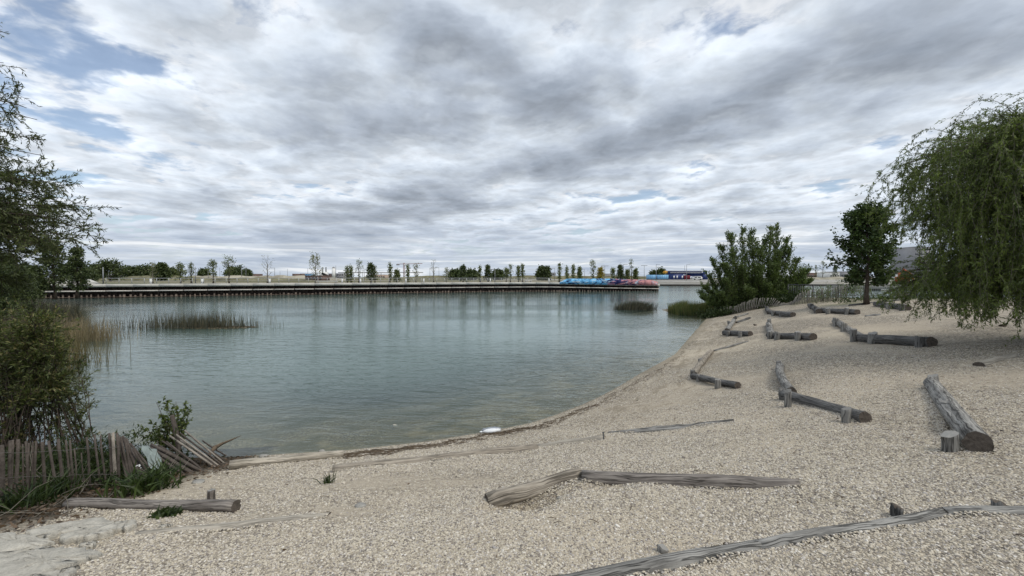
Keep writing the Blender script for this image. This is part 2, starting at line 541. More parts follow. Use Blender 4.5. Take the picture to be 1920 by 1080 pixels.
PITS += [(*G(988, 929)[:2], .40, .19, .30, .3), (*G(1010, 940)[:2], .22, .13, .13, .5), (*G(1130, 908)[:2], .28, .16, .09, -.1), (*G(1062, 912)[:2], .22, .13, .05, .3)]


# ------------------------------------------------------------------ ground sheet
def spread(lo, hi, n, core, p=3.2):
    """grid lines, dense about zero"""
    t = np.linspace(-1, 1, n)
    s = np.sign(t) * (np.abs(t) * core + (np.abs(t) ** p) * (1 - core))
    return np.where(s < 0, -s * lo, s * hi)


def grid_mesh(xs, ys, zf):
    X, Y = np.meshgrid(xs, ys)
    Z = zf(X, Y)
    n, k = X.shape
    i, j = np.meshgrid(np.arange(n - 1), np.arange(k - 1), indexing='ij')
    a = i * k + j
    q = np.stack([a, a + 1, a + k + 1, a + k], -1).reshape(-1, 4)
    return np.stack([X, Y, Z], -1).reshape(-1, 3), q


def set_attr(o, name, vals):
    a = o.data.attributes.new(name, 'FLOAT', 'POINT')
    a.data.foreach_set('value', np.asarray(vals, np.float32))


def mat_ground():
    m, g, out = newmat('beach_and_land')
    p = pos(g)
    # --- pebbles
    def cells(scale):
        v = g.n('ShaderNodeTexVoronoi'); g.put(v.inputs['Vector'], p); v.inputs['Scale'].default_value = scale
        return v.outputs['Color'], v.outputs['Distance']
    c1, d1 = cells(34.); c2, d2 = cells(58.); c3, d3 = cells(14.)
    pal = [(0, (.11, .093, .088)), (.18, (.25, .213, .18)), (.36, (.435, .383, .30)), (.58, (.55, .485, .382)), (.78, (.635, .573, .46)), (.93, (.76, .71, .62)), (1, (.30, .275, .28))]
    r1 = g.ramp(g.sep(c1)[0], pal); r2 = g.ramp(g.sep(c2)[1], pal); r3 = g.ramp(g.sep(c3)[2], pal)
    gap1 = g.smooth(d1, .42, .62, 1., .34)
    gap2 = g.smooth(d2, .42, .62, 1., .40)
    r1 = g.mix(1., r1, g.ramp(gap1, [(0, 0.), (1, 1.)]), 'MULTIPLY')
    r2 = g.mix(1., r2, g.ramp(gap2, [(0, 0.), (1, 1.)]), 'MULTIPLY')
    patch = g.noise(p, .55, 5, .6, .4)
    fine = g.smooth(patch, .42, .58)
    peb = g.mix(fine, r1, r2)
    peb = g.mix(.36, peb, g.mix(1., r3, g.ramp(g.smooth(d3, .35, .6, 1.12, .45), [(0, 0.), (1, 1.)]), 'MULTIPLY'))
    sand = g.ramp(g.noise(p, 60., 4, .7), [(.3, (.40, .345, .27)), (.7, (.58, .51, .41))])
    sp = g.math('MULTIPLY', g.smooth(g.noise(p, .38, 4, .55, .6), .50, .64), .62)
    sp = g.math('MAXIMUM', sp, attr(g, 'sandy'))
    grav = g.mix(sp, peb, sand)
    grav = g.mix(1., grav, g.ramp(g.noise(p, .16, 3, .5), [(.35, (.86, .85, .84)), (.65, (1.06, 1.05, 1.02))]), 'MULTIPLY')
    # damp, dirtier drift lines near the water
    px, py, pz = g.sep(p)
    band = g.noise(g.vec(g.math('MULTIPLY', px, .5), g.math('MULTIPLY', py, .5), g.math('MULTIPLY', pz, 9.)), 1.6, 4, .6)
    drift = g.math('MULTIPLY', g.smooth(band, .5, .62), attr(g, 'shore'))
    grav = g.mix(g.math('MULTIPLY', drift, .55), grav, (.20, .165, .115))
    grav = g.mix(g.math('MULTIPLY', attr(g, 'wet'), .5), grav, (.19, .165, .12))
    # --- bed of the lake
    bed = g.mix(g.smooth(g.noise(p, .9, 4, .6), .42, .6), grav, (.20, .19, .15))
    grav = g.mix(attr(g, 'bed'), grav, g.mix(1., bed, (.72, .68, .55), 'MULTIPLY'))
    # --- soil with litter, grass, paved plaza, far land
    sn = g.noise(p, 7., 6, .65)
    soil = g.ramp(sn, [(.3, (.025, .021, .015)), (.6, (.065, .052, .036)), (.75, (.13, .105, .078))])
    grass = g.ramp(g.noise(p, 5., 6, .65), [(.3, (.055, .07, .03)), (.55, (.11, .125, .055)), (.7, (.22, .19, .12))])
    pave = g.ramp(g.noise(p, .25, 5, .6), [(.35, (.27, .265, .255)), (.65, (.37, .36, .34))])
    fn = g.noise(g.vec(g.math('MULTIPLY', px, .35), py, 0.), .05, 6, .62, .6)
    far = g.ramp(fn, [(.34, (.06, .07, .03)), (.47, (.12, .12, .06)), (.55, (.22, .195, .14)), (.64, (.36, .32, .26)), (.74, (.09, .10, .045))])
    c = g.mix(attr(g, 'soil'), grav, soil)
    c = g.mix(attr(g, 'grassy'), c, grass)
    c = g.mix(attr(g, 'paved'), c, pave)
    c = g.mix(attr(g, 'farland'), c, far)
    h1 = g.smooth(d1, .0, .6, 1., 0.); h2 = g.smooth(d2, .0, .6, .6, 0.)
    hm = g.n('ShaderNodeMix', data_type='FLOAT'); g.put(hm.inputs[0], fine); g.put(hm.inputs[2], h1); g.put(hm.inputs[3], h2)
    principled(g, out, c, .9, .12, hm.outputs[0], .75, .018)
    return m


M['ground'] = mat_ground()
gx = np.unique(np.concatenate([np.arange(-9, 9.01, .075), 9 + np.cumsum(np.geomspace(.08, 260, 150)), -9 - np.cumsum(np.geomspace(.08, 260, 150))]))
gy = np.unique(np.concatenate([np.arange(1.2, 12.8, .075), 12.8 + np.cumsum(np.geomspace(.08, 120, 215)), 1.2 - np.cumsum(np.geomspace(.1, 200, 60))]))
gv, gq = grid_mesh(gx, gy, ground)
gd, gt = signed(gv[:, 0], gv[:, 1])
X_, Y_ = gv[:, 0], gv[:, 1]
mb = MB(); mb.add(gv, gq)
terrain = mb.build('ground', M['ground'], smooth=True)
tag(terrain, 'pale pebble beach sloping down to the lake, running on as far flat land', 'ground', kind='structure')
near = Y_ < 70
left_bank = ((gt == 1) & (X_ < -5)) | ((X_ < -5.2) & (Y_ > 6.0 - .0 * X_) & (X_ < -5.9))
soil = np.where((gd > -.6) & (X_ < -3.9), sst(-X_ - 5.05 + rolls(X_ * 3, Y_ * 3) * 5, -.1, .6) * (Y_ > 4.1), 0)
soil = np.maximum(soil, ((gt == 1) & (X_ < 0)) * sst(gd, -.2, .4) * sst(-X_, 6.6, 7.6))
penin = sst(X_, 16.5, 19) * sst(Y_, 39.2 - .0 * X_, 40.5) * (X_ < 31) * (Y_ < 60)
soil = np.maximum(soil, penin * .8)
# strip of weedy ground behind the beach on the right
ex0, ey0, ex1, ey1 = 23.0, 28.8, 40., 35.5
edge = (Y_ - ey0) - (X_ - ex0) * (ey1 - ey0) / (ex1 - ex0)
grassy = sst(edge, 0, .25) * (X_ > 22) * (gd > 0) * (Y_ < 70) * np.clip(.45 + rolls(X_ * .6, Y_ * .6) * 12, .1, .85)
set_attr(terrain, 'soil', soil)
set_attr(terrain, 'grassy', grassy)
set_attr(terrain, 'paved', ((gt == 3) & (gd > -2) & (gd < 90) & (Y_ > 150)) * 1.)
set_attr(terrain, 'farland', np.where((gt == 2) & (gd > 3.5), 1., 0) + ((gt == 3) & (gd >= 90)) + ((gt == 1) & (Y_ > 75)) * (gd > 0) + ((np.hypot(X_, Y_) > 90) & (gt == 4) & (gd > 20)))
set_attr(terrain, 'wet', sst(gd, .62, .08) * sst(gd, -.25, 0))
set_attr(terrain, 'bed', sst(-gd, -.02, .12))
set_attr(terrain, 'shore', sst(gd, .1, .3) * sst(gd, 4.2, 1.6) * (gt == 0))
snd = np.zeros(len(gv))
for (x, y, r) in [(*G(700, 905)[:2], 1.0), (*G(860, 905)[:2], .8), (*G(620, 960)[:2], .8), (*G(420, 985)[:2], .6), (*G(1110, 825)[:2], .7), (*G(900, 868)[:2], .6), (*G(760, 935)[:2], .7)]:
    snd = np.maximum(snd, .62 * np.exp(-(((X_ - x) / r) ** 2 + ((Y_ - y) / (r * .45)) ** 2)))
snd = np.maximum(snd, sandf(X_, Y_) * .75 * (np.hypot(X_, Y_) < 40))
set_attr(terrain, 'sandy', snd)


# ------------------------------------------------------------------ water
def mat_water():
    m, g, out = newmat('lake_water')
    p = pos(g); x, y, z = g.sep(p)
    w1 = g.noise(g.vec(g.math('MULTIPLY', x, .42), g.math('MULTIPLY_ADD', x, .10, y), 0.), 2.1, 3, .55, .5)
    w2 = g.noise(g.vec(g.math('MULTIPLY', x, .5), y, 4.), 6.5, 3, .5, .2)
    calm = g.smooth(g.noise(g.vec(g.math('MULTIPLY', x, .5), y, 9.), .09, 3, .5), .38, .62, .35, 1.)
    h = g.math('MULTIPLY', g.math('ADD', g.math('MULTIPLY', w1, .75), g.math('MULTIPLY', w2, .25)), calm)
    bp = g.n('ShaderNodeBump'); bp.inputs['Strength'].default_value = .5; bp.inputs['Distance'].default_value = .13
    g.put(bp.inputs['Height'], h)
    fr = g.n('ShaderNodeFresnel'); fr.inputs[0].default_value = 1.33; g.put(fr.inputs[1], bp.outputs[0])
    gl = g.n('ShaderNodeBsdfGlossy'); gl.inputs['Roughness'].default_value = .05; gl.inputs[0].default_value = (.90, .95, .935, 1)
    g.put(gl.inputs['Normal'], bp.outputs[0])
    tr = g.n('ShaderNodeBsdfTransparent'); tr.inputs[0].default_value = (.86, .92, .89, 1)
    df = g.n('ShaderNodeBsdfDiffuse')
    g.put(df.inputs[0], g.mix(g.smooth(g.noise(p, .035, 3, .5), .4, .62), (.088, .134, .118), (.118, .174, .150)))
    a = g.math('SUBTRACT', 1., g.math('POWER', 2.718, g.math('MULTIPLY', attr(g, 'depth'), -1.15)))
    m1 = g.n('ShaderNodeMixShader'); g.put(m1.inputs[0], a); g.put(m1.inputs[1], tr.outputs[0]); g.put(m1.inputs[2], df.outputs[0])
    m2 = g.n('ShaderNodeMixShader'); g.put(m2.inputs[0], fr.outputs[0]); g.put(m2.inputs[1], m1.outputs[0]); g.put(m2.inputs[2], gl.outputs[0])
    g.put(out.inputs[0], m2.outputs[0])
    return m


M['water'] = mat_water()
wx = np.unique(np.concatenate([np.arange(-12, 24, .25), 24 + np.cumsum(np.geomspace(.3, 22, 60)), -12 - np.cumsum(np.geomspace(.3, 9, 45))]))
wy = np.unique(np.concatenate([np.arange(8.2, 46, .2), 46 + np.cumsum(np.geomspace(.3, 12, 52))]))
wv, wq = grid_mesh(wx, wy, lambda a, b: a * 0)
dep = np.maximum(0, -ground(wv[:, 0], wv[:, 1]))
wd, _ = signed(wv[:, 0], wv[:, 1])
keep = (wd[wq] < 1.2).any(1)
used, inv = np.unique(wq[keep], return_inverse=True)
mb = MB(); mb.add(wv[used], inv.reshape(-1, 4))
water = mb.build('water', M['water'], smooth=True)
set_attr(water, 'depth', dep[used])
tag(water, 'grey green lake water with fine ripples, clear in the shallows', 'water', kind='structure')

# ------------------------------------------------------------------ the quay across the lake
QP = [np.array(p) for p in [(-92., 70.7), (-74.5, 79.), (-8.2, 110.4), (13.4, 116.2), (41.2, 120.2)]]


def quay_at(px, back=0.):
    """the point of the quay's edge seen in column px, moved back from the water"""
    k = (px - 960) / FPX
    for i in range(len(QP) - 1):
        a, b = QP[i], QP[i + 1]
        s = (k * a[1] - a[0]) / ((b[0] - a[0]) - k * (b[1] - a[1]))
        if s <= 1.0 or i == len(QP) - 2:
            q = a + (b - a) * s
            d = (b - a) / np.linalg.norm(b - a)
            return q + np.array([-d[1], d[0]]) * back, d
    return None


def drop(q):
    """the quay runs down a little towards its far end"""
    return -.62 * float(np.clip((q[0] - 8) / 33, 0, 1))


def along(mb, a, b, off, zc, depth, h, g0=0., g1=0., tint=.5):
    """a bar from a to b (2-D points), 'off' metres back from the edge"""
    d = b - a; L = np.linalg.norm(d); d = d / L; n = np.array([-d[1], d[0]])
    a = a + d * g0; b = b - d * g1
    za, zb = drop(a), drop(b)
    V = []
    for (q, z) in ((a, za), (b, zb)):
        for o in (off - depth / 2, off + depth / 2):
            for s in (-h / 2, h / 2):
                V.append([*(q + n * o), zc + z + s])
    mb.add(V, [[0, 1, 3, 2], [4, 6, 7, 5], [0, 4, 5, 1], [2, 3, 7, 6], [0, 2, 6, 4], [1, 5, 7, 3]], tint)


quay = thing('quay', (-8.2, 110.4, 0), 'long low quay with pale concrete deck, dark sheet piling and a pale timber ledge', 'quay')
pts = []                                   # stations along the edge, about 3.8 m apart
for i in range(len(QP) - 1):
    L = np.linalg.norm(QP[i + 1] - QP[i]); n = max(1, round(L / 3.9))
    pts += [QP[i] + (QP[i + 1] - QP[i]) * k / n for k in range(n)]
pts.append(QP[-1])
for i in range(len(pts) - 1):
    mb = MB(); along(mb, pts[i], pts[i + 1], .9, 2.29, 2.6, .54, 0, .015, .5)
    mb.build('deck_panel', M['concrete'], quay)
    mb = MB(); along(mb, pts[i], pts[i + 1], -.12, 1.28, .5, .23, .0, .14, .5)
    mb.build('ledge_beam', M['ledge'], quay)
mb = MB()
for i in range(len(pts) - 1):
    a, b = pts[i], pts[i + 1]; n = 6
    for k in range(n):
        o = .42 if k % 2 else .62
        along(mb, a + (b - a) * k / n, a + (b - a) * (k + 1) / n, o + .3, 0.55, .6, 3.15)
o = mb.build('sheet_piling', M['rust'], quay); o['kind'] = 'stuff'
mb = MB()
for i in range(len(pts) - 1):
    a, b = pts[i], pts[i + 1]
    d = (b - a) / np.linalg.norm(b - a); nn = np.array([-d[1], d[0]])
    far_ = i / len(pts)
    for k in range(5):
        q = a + (b - a) * (k + .2 + rnd.uniform(-.1, .2)) / 5 + nn * rnd.uniform(.12, .22)
        h = rnd.uniform(.25, .62) * (1.15 - .6 * far_)
        w = rnd.uniform(.16, .42)
        mb.box((q[0], q[1], -.55 + .18 + h / 2 + drop(q) * 0), (w, .16, h + .9), math.atan2(d[1], d[0]), tint=rnd.random())
o = mb.build('crusted_pile', M['pile'], quay); o['kind'] = 'stuff'
mb = MB()
for i in range(len(pts) - 1):
    along(mb, pts[i], pts[i + 1], .05, .17, .12, .07, 0, .02)
mb.build('waterline_beam', M['pile'], quay)

# return of the quay at its far end
mb = MB()
e = QP[-1]; r2_ = np.array([56., 204.])
d = (r2_ - e) / np.linalg.norm(r2_ - e); n_ = np.array([-d[1], d[0]])
for (zc, h, m_, nm, off) in ((1.72, .42, 'concrete', 'end_deck_panel', .5), (0.45, 2.1, 'rust', 'end_sheet_piling', .6), (.64, .17, 'ledge', 'end_ledge_beam', .1)):
    mb = MB()
    a, b = e + d * .3, r2_
    V = [[*(q + n_ * (off + s * .5)), zc + t * h / 2] for q in (a, b) for s in (-.4, 1) for t in (-1, 1)]
    mb.add(V, [[0, 1, 3, 2], [4, 6, 7, 5], [0, 4, 5, 1], [2, 3, 7, 6], [0, 2, 6, 4], [1, 5, 7, 3]])
    mb.build(nm, M[m_], quay)

# raised concrete ramp at the left end
rp = thing('concrete_ramp', (*quay_at(140, .6)[0], 2.55), 'raised pale concrete ramp wall at the left end of the quay', 'ramp wall')
xs_ = np.linspace(96, 158, 9)
for a_, b_ in zip(xs_[:-1], xs_[1:]):
    a, _ = quay_at(a_, .02); b, _ = quay_at(b_, .02)
    mb = MB(); along(mb, a, b, 1.2, 2.90, 2.2, 1.12, 0, .02); mb.build('wall_panel', M['concrete'], rp)
a, d = quay_at(158, .1); b, _ = quay_at(180, .1)
n_ = np.array([-d[1], d[0]])
mb = MB()
V = [[*(q + n_ * o), z] for o in (.0, 2.2) for (q, z) in ((a, 2.553), (b, 2.553), (a, 3.46))]
mb.add(V, [[0, 1, 2], [5, 4, 3]]); mb.add(V, [[0, 3, 4, 1], [1, 4, 5, 2], [2, 5, 3, 0]])
mb.build('sloped_end', M['concrete'], rp)

# painted parapet wall
a, _ = quay_at(1049, -.02); b = QP[-1]
L = np.linalg.norm(b - a); d = (b - a) / L
mur = bpy.data.objects.new('mural_wall', None); COL.objects.link(mur)
ang = math.atan2(d[1], d[0]); tilt = math.atan2(drop(b) - drop(a), L)
mur.location = (a[0] + d[1] * .5, a[1] - d[0] * .5, 2.06)
mur.rotation_euler = (0, -tilt, ang)
tag(mur, 'low parapet painted with swirling blue, navy and pink graffiti at the quay end', 'painted wall')
nseg = 14; L = 28.0
for k in range(nseg):
    x0, x1 = L * k / nseg, L * (k + 1) / nseg - .012
    def top(x): return 1.5 + .2 * math.exp(-((x - 15) / 7) ** 2) - (1.0 * max(0, 1 - x / 2.2)) - max(0, x - 26.2) * .28
    mbp = MB()
    c = [(x0, 0, 0), (x1, 0, 0), (x1, 0, top(x1)), (x0, 0, top(x0)), (x0, .3, 0), (x1, .3, 0), (x1, .3, top(x1)), (x0, .3, top(x0))]
    mbp.add(c, [[0, 1, 2, 3], [5, 4, 7, 6], [0, 4, 5, 1], [3, 2, 6, 7], [0, 3, 7, 4], [1, 5, 6, 2]])
    # verts are local to the wall's own frame so that the paint can run through all panels
    me = mbp.mesh('wall_panel', M['mural'])
    for v in me.vertices: v.co = (v.co.x, v.co.y, v.co.z)
    o = bpy.data.objects.new('wall_panel', me); COL.objects.link(o); o.parent = mur

# fix of the mural's frame: paint height is local z
for nd in M['mural'].node_tree.nodes:
    if nd.type == 'SEPXYZ':
        w_old = [l for l in M['mural'].node_tree.links if l.from_node == nd and l.from_socket == nd.outputs[1]]
        for l in w_old:
            ts = l.to_socket; M['mural'].node_tree.links.remove(l); M['mural'].node_tree.links.new(nd.outputs[2], ts)


# railing along the back of the deck
rail = thing('quay_railing', (*quay_at(700, 6.0)[0], 2.5), 'thin grey metal railing along the back of the quay deck', 'railing')
me_post = None
ra, rb = quay_at(176, 5.2)[0], quay_at(1046, 5.2)[0]
mid = quay_at(1000, 5.2)[0]
st = [ra + (mid - ra) * t for t in np.linspace(0, 1, 47)] + [rb]
for (zo, r_) in ((3.62, .05), (3.12, .03)):
    mb = MB(); mb.tube([[*q, zo] for q in (ra, mid, rb)], r_, 5); mb.build('handrail' if zo > 3.3 else 'mid_rail', M['steel'], rail)
mb = MB(); mb.box((0, 0, .6), (.085, .085, 1.2)); me_post = mb.mesh('post', M['steel'])
for q in st:
    linked(me_post, 'post', rail, (q[0] - rail.location.x, q[1] - rail.location.y, -.03), (0, 0, .4))

# light blocks and bench on the deck
mb = MB(); mb.box((0, 0, .5), (.3, .3, 1.0)); mb.box((0, 0, 1.03), (.35, .35, .06)); me_b = mb.mesh('light_block', M['white'])
for (px, lab) in ((275, 'pale block bollard on the quay below the rounded dark tree at the left'), (374, 'pale block bollard on the quay just right of the second narrow leafy tree'),
                  (504, 'pale block bollard at the foot of the bare forked tree'), (643, 'pale block bollard below the left end of the long canopy'),
                  (678, 'pale block bollard at the foot of the airy tree under the canopy'), (765, 'small pale block bollard between the crane and the canopy end'), (799, 'pale block bollard left of the bare tree beyond the canopy'),
                  (923, 'pale block bollard in front of the dark cone shaped trees'), (1035, 'pale block bollard just left of the painted wall')):
    q, _ = quay_at(px, 2.4)
    o = bpy.data.objects.new('bollard', me_b); COL.objects.link(o); o.location = (*q, 2.5)
    tag(o, lab, 'bollard', 'pale block bollards along the quay')
def bench(px, w, lab):
    q, d = quay_at(px, 2.2)
    t = thing('bench', (*q, 2.5), lab, 'bench', 'low pale benches on the quay')
    az = math.atan2(d[1], d[0])
    mb = MB(); mb.box((q[0], q[1], 2.93), (w, .6, .09), az); mb.build('seat', M['white'], t)
    for s in (-1, 1):
        p_ = q + d * s * w * .38
        mb = MB(); mb.box((p_[0], p_[1], 2.69), (.14, .5, .39), az); mb.build('leg', M['grey_build'], t)
bench(614, 4.6, 'low pale bench on the quay right of the tall spiky tree')
bench(995, 1.9, 'low pale bench on the quay left of the painted wall')

# ------------------------------------------------------------------ the site behind the quay
def mound(px, py_top, Y, w, dpt, m, nm='earth_mound', lab=None, flat=2.0):
    c = P(px, py_top, Y); h = c[2] - 2.3
    n = 26
    xs = np.linspace(-1, 1, n); U, V = np.meshgrid(xs, xs)
    rr = np.clip(1 - (np.abs(U) ** flat + np.abs(V) ** 2), 0, None) ** .6
    ph = rnd.uniform(0, 9)
    rr = rr * (1 + .16 * np.sin(U * 9 + ph) * np.cos(V * 5 + ph) + .12 * np.sin(U * 21 + 2 * ph))
    Z = rr * h - .15
    i, j = np.meshgrid(np.arange(n - 1), np.arange(n - 1), indexing='ij'); a = i * n + j
    q = np.stack([a, a + 1, a + n + 1, a + n], -1).reshape(-1, 4)
    mb = MB(); mb.add(np.stack([U * w / 2 + c[0], V * dpt / 2 + Y, Z + 2.3], -1), q)
    o = mb.build(nm, M[m], smooth=True, loc=(c[0], Y, 2.3))
    return tag(o, lab, 'earth mound', kind='structure')

mound(300, 517.5, 190, 60, 20, 'earth', lab='long low earth bank behind the left end of the quay')
mound(420, 517, 230, 75, 24, 'earth_pale', lab='pale earth bank behind the trees left of the bare forked tree')
mound(540, 516.5, 210, 62, 20, 'earth_pale', lab='pale earth bank right of the bare forked tree')
mound(480, 520, 165, 50, 12, 'earth', lab='brown earth bank close behind the quay railing')
mound(690, 519.5, 215, 40, 14, 'earth', lab='low earth bank below the long canopy')
mound(1000, 517.3, 330, 240, 20, 'earth', lab='long brown bank behind the cone shaped trees', flat=6)
mound(1560, 519.2, 260, 60, 26, 'earth_pale', lab='pale rubble bank on the plaza beyond the railing')
mound(1650, 519.8, 248, 50, 20, 'earth', lab='brown rubble bank behind the orange machine')


def block(px0, px1, py_top, Y, dpt, m, lab, cat='building', nm='low_building', wins=0, roof=None, base=2.3, wm='glass', rows=1):
    a, b = P(px0, py_top, Y), P(px1, py_top, Y)
    w, h = b[0] - a[0], a[2] - base; cx = (a[0] + b[0]) / 2
    t = thing(nm, (cx, Y + dpt / 2, base), lab, cat)
    mb = MB(); mb.box((cx, Y + dpt / 2, base + h / 2), (w, dpt, h)); mb.build('wall', M[m], t)
    mb = MB(); mb.box((cx, Y + dpt / 2, base + h + .1), (w + .3, dpt + .3, .2)); mb.build('roof', M[roof or m], t)
    if wins:
        ww = w / wins
        for r_ in range(rows):
            zc = base + h * (r_ + .55) / rows
            hh = min(1.3, h / rows * .5)
            mb = MB(); mb.box((0, 0, 0), (ww * .62, .08, hh)); me = mb.mesh('window', M[wm])
            for k in range(wins):
                linked(me, 'window', t, (-w / 2 + ww * (k + .5), -dpt / 2 - .03, zc - base))
    return t

block(200, 222, 511.5, 330, 10, 'white', 'long white site cabin at the left end of the quay', wins=6)
block(226, 240, 513, 330, 8, 'tan_build', 'small tan cabin right of the long white site cabin', wins=3)
block(548, 558, 513.6, 430, 14, 'brown_build', 'small brown building left of the spiky tree', wins=4)
block(563, 571, 513.4, 430, 14, 'brown_build', 'second small brown building close left of the spiky tree', wins=4)
block(572, 604, 517.2, 190, 8, 'brown_build', 'long dark shed at the foot of the spiky tree', nm='shed', cat='shed', wins=5)
block(572, 580, 514.6, 192, 6, 'lightblue', 'small teal blue cabin at the left end of the dark shed', wins=2)
block(628, 644, 513, 420, 18, 'grey_build', 'grey block building between the white silo and the narrow trees', wins=5, rows=2)
block(616, 623, 513.4, 420, 14, 'brown_build', 'small brown block beside the white silo', wins=2, rows=2)
block(460, 480, 513.8, 520, 14, 'brown_build', 'low brown building behind the bank left of the bare forked tree', wins=5)
block(698, 722, 515.2, 420, 18, 'tan_build', 'pale tan hall right of the bushy tree under the canopy', wins=6)
block(1130, 1148, 513.6, 420, 14, 'grey_build', 'grey hall behind the painted wall', wins=6)
block(1028, 1042, 511.5, 360, 14, 'grey_build', 'grey two storey block right of the paired dark bushes', wins=5, rows=2)
block(1062, 1084, 513, 360, 14, 'white', 'white low hall behind the painted wall', wins=6)
block(1556, 1574, 511, 330, 14, 'white', 'white hall left of the dark round tree', wins=4)
block(1577, 1600, 509.5, 350, 18, 'grey_build', 'dark roofed grey hall behind the round tree', wins=5, roof='brown_build')
block(1505, 1556, 511.8, 420, 14, 'brown_build', 'long low brown hall on the horizon right of the big bush', wins=10)
ap = block(1716, 1746, 463, 250, 16, 'grey_build', 'pale grey apartment block seen through the willow', nm='apartment_building', wins=8, rows=7)
block(1768, 1800, 500, 255, 12, 'tan_build', 'reddish low house behind the willow curtain', wins=3, rows=2)

# white silo, twin stacks and tilted dark conveyor
s = P(625.5, 503, 330)
t = thing('silo', (s[0], 330, 2.3), 'slender white silo right of the spiky tree', 'silo')
mb = MB(); mb.tube([[s[0], 330, 2.3], [s[0], 330, s[2]]], 1.3, 12); mb.build('shaft', M['white'], t)
mb = MB(); mb.tube([[s[0], 330, s[2]], [s[0], 330, s[2] + 1.2]], [1.3, .3], 12); mb.build('cap', M['grey_build'], t)
mb = MB(); mb.tube([[s[0] + 1.7, 330, 2.3], [s[0] + 1.7, 330, s[2] + 2]], .16, 6); mb.build('ladder', M['pole'], t)
s = P(608, 501, 330)
t = thing('batching_plant', (s[0], 330, 2.3), 'small white and grey concrete plant with a sloping dark conveyor', 'plant')
for dx in (-1.3, 1.3):
    mb = MB(); mb.tube([[s[0] + dx, 330, 2.3], [s[0] + dx, 330, s[2]]], .55, 10); mb.build('stack', M['pole'], t)
mb = MB(); mb.box((s[0] - .3, 330, 5.3), (5, 4, 6)); mb.build('hopper', M['white'], t)
mb = MB(); c0, c1 = P(603.5, 512.5, 326), P(615, 518, 326); mb.tube([c0, c1], .9, 4); mb.build('conveyor', M['black'], t)

# long thin canopy on posts
a, b = P(637, 511.2, 250), P(792, 510.4, 250)
t = thing('long_canopy', ((a[0] + b[0]) / 2, 250, 2.3), 'very long thin grey canopy roof on posts beyond the quay', 'canopy')
mb = MB(); mb.box(((a[0] + b[0]) / 2, 250, a[2]), (b[0] - a[0], 5, .4)); mb.build('roof', M['grey_build'], t)
for k in range(9):
    x = a[0] + (b[0] - a[0]) * (k + .5) / 9
    mb = MB(); mb.tube([[x, 250, 2.3], [x, 250, a[2] - .2]], .12, 6); mb.build('post', M['pole'], t)

# tower crane
c = P(757.5, 493, 600); zt = c[2]
t = thing('tower_crane', (c[0], 600, 2.3), 'small red tower crane on the horizon behind the canopy', 'crane')
mb = MB()
for dx in (-.9, .9):
    mb.tube([[c[0] + dx, 600, 2.3], [c[0] + dx, 600, zt]], .36, 4)
for k in range(10):
    z0, z1 = 2.3 + (zt - 2.3) * k / 10, 2.3 + (zt - 2.3) * (k + 1) / 10
    mb.tube([[c[0] - .9, 600, z0], [c[0] + .9, 600, z1]], .2, 4)
mb.build('mast', M['red_steel'], t)
l, r_ = P(744, 495.2, 600), P(792, 494.2, 600)
mb = MB(); mb.tube([[l[0], 600, l[2]], [c[0], 600, l[2] + .2], [r_[0], 600, r_[2]]], .36, 4); mb.build('jib', M['red_steel'], t)
mb = MB(); mb.box((l[0] + 1.5, 600, l[2] - .7), (4, 1.5, 1.8)); mb.build('counterweight', M['grey_build'], t)
mb = MB(); mb.box((c[0] + 1.2, 600, zt - 2.4), (1.6, 1.6, 2)); mb.build('cabin', M['white'], t)

# lamp posts and masts
def lamp(px, py, Y, lab, arm=0, nm='street_lamp', r=.09, base=2.4):
    c = P(px, py, Y)
    t = thing(nm, (c[0], Y, base), lab, 'lamp post', 'poles and lamp posts along the far shore')
    mb = MB(); mb.tube([[c[0], Y, base], [c[0], Y, c[2]]], [r * 1.2, r * .8], 6); mb.build('pole', M['pole'], t)
    if arm:
        mb = MB(); 
        if arm == 2:
            mb.box((c[0], Y, c[2]), (3.2, .3, .2)); mb.build('lamp_head', M['pole'], t)
        else:
            mb.box((c[0] + arm * .9, Y, c[2]), (1.9, .25, .16)); mb.build('lamp_head', M['pole'], t)

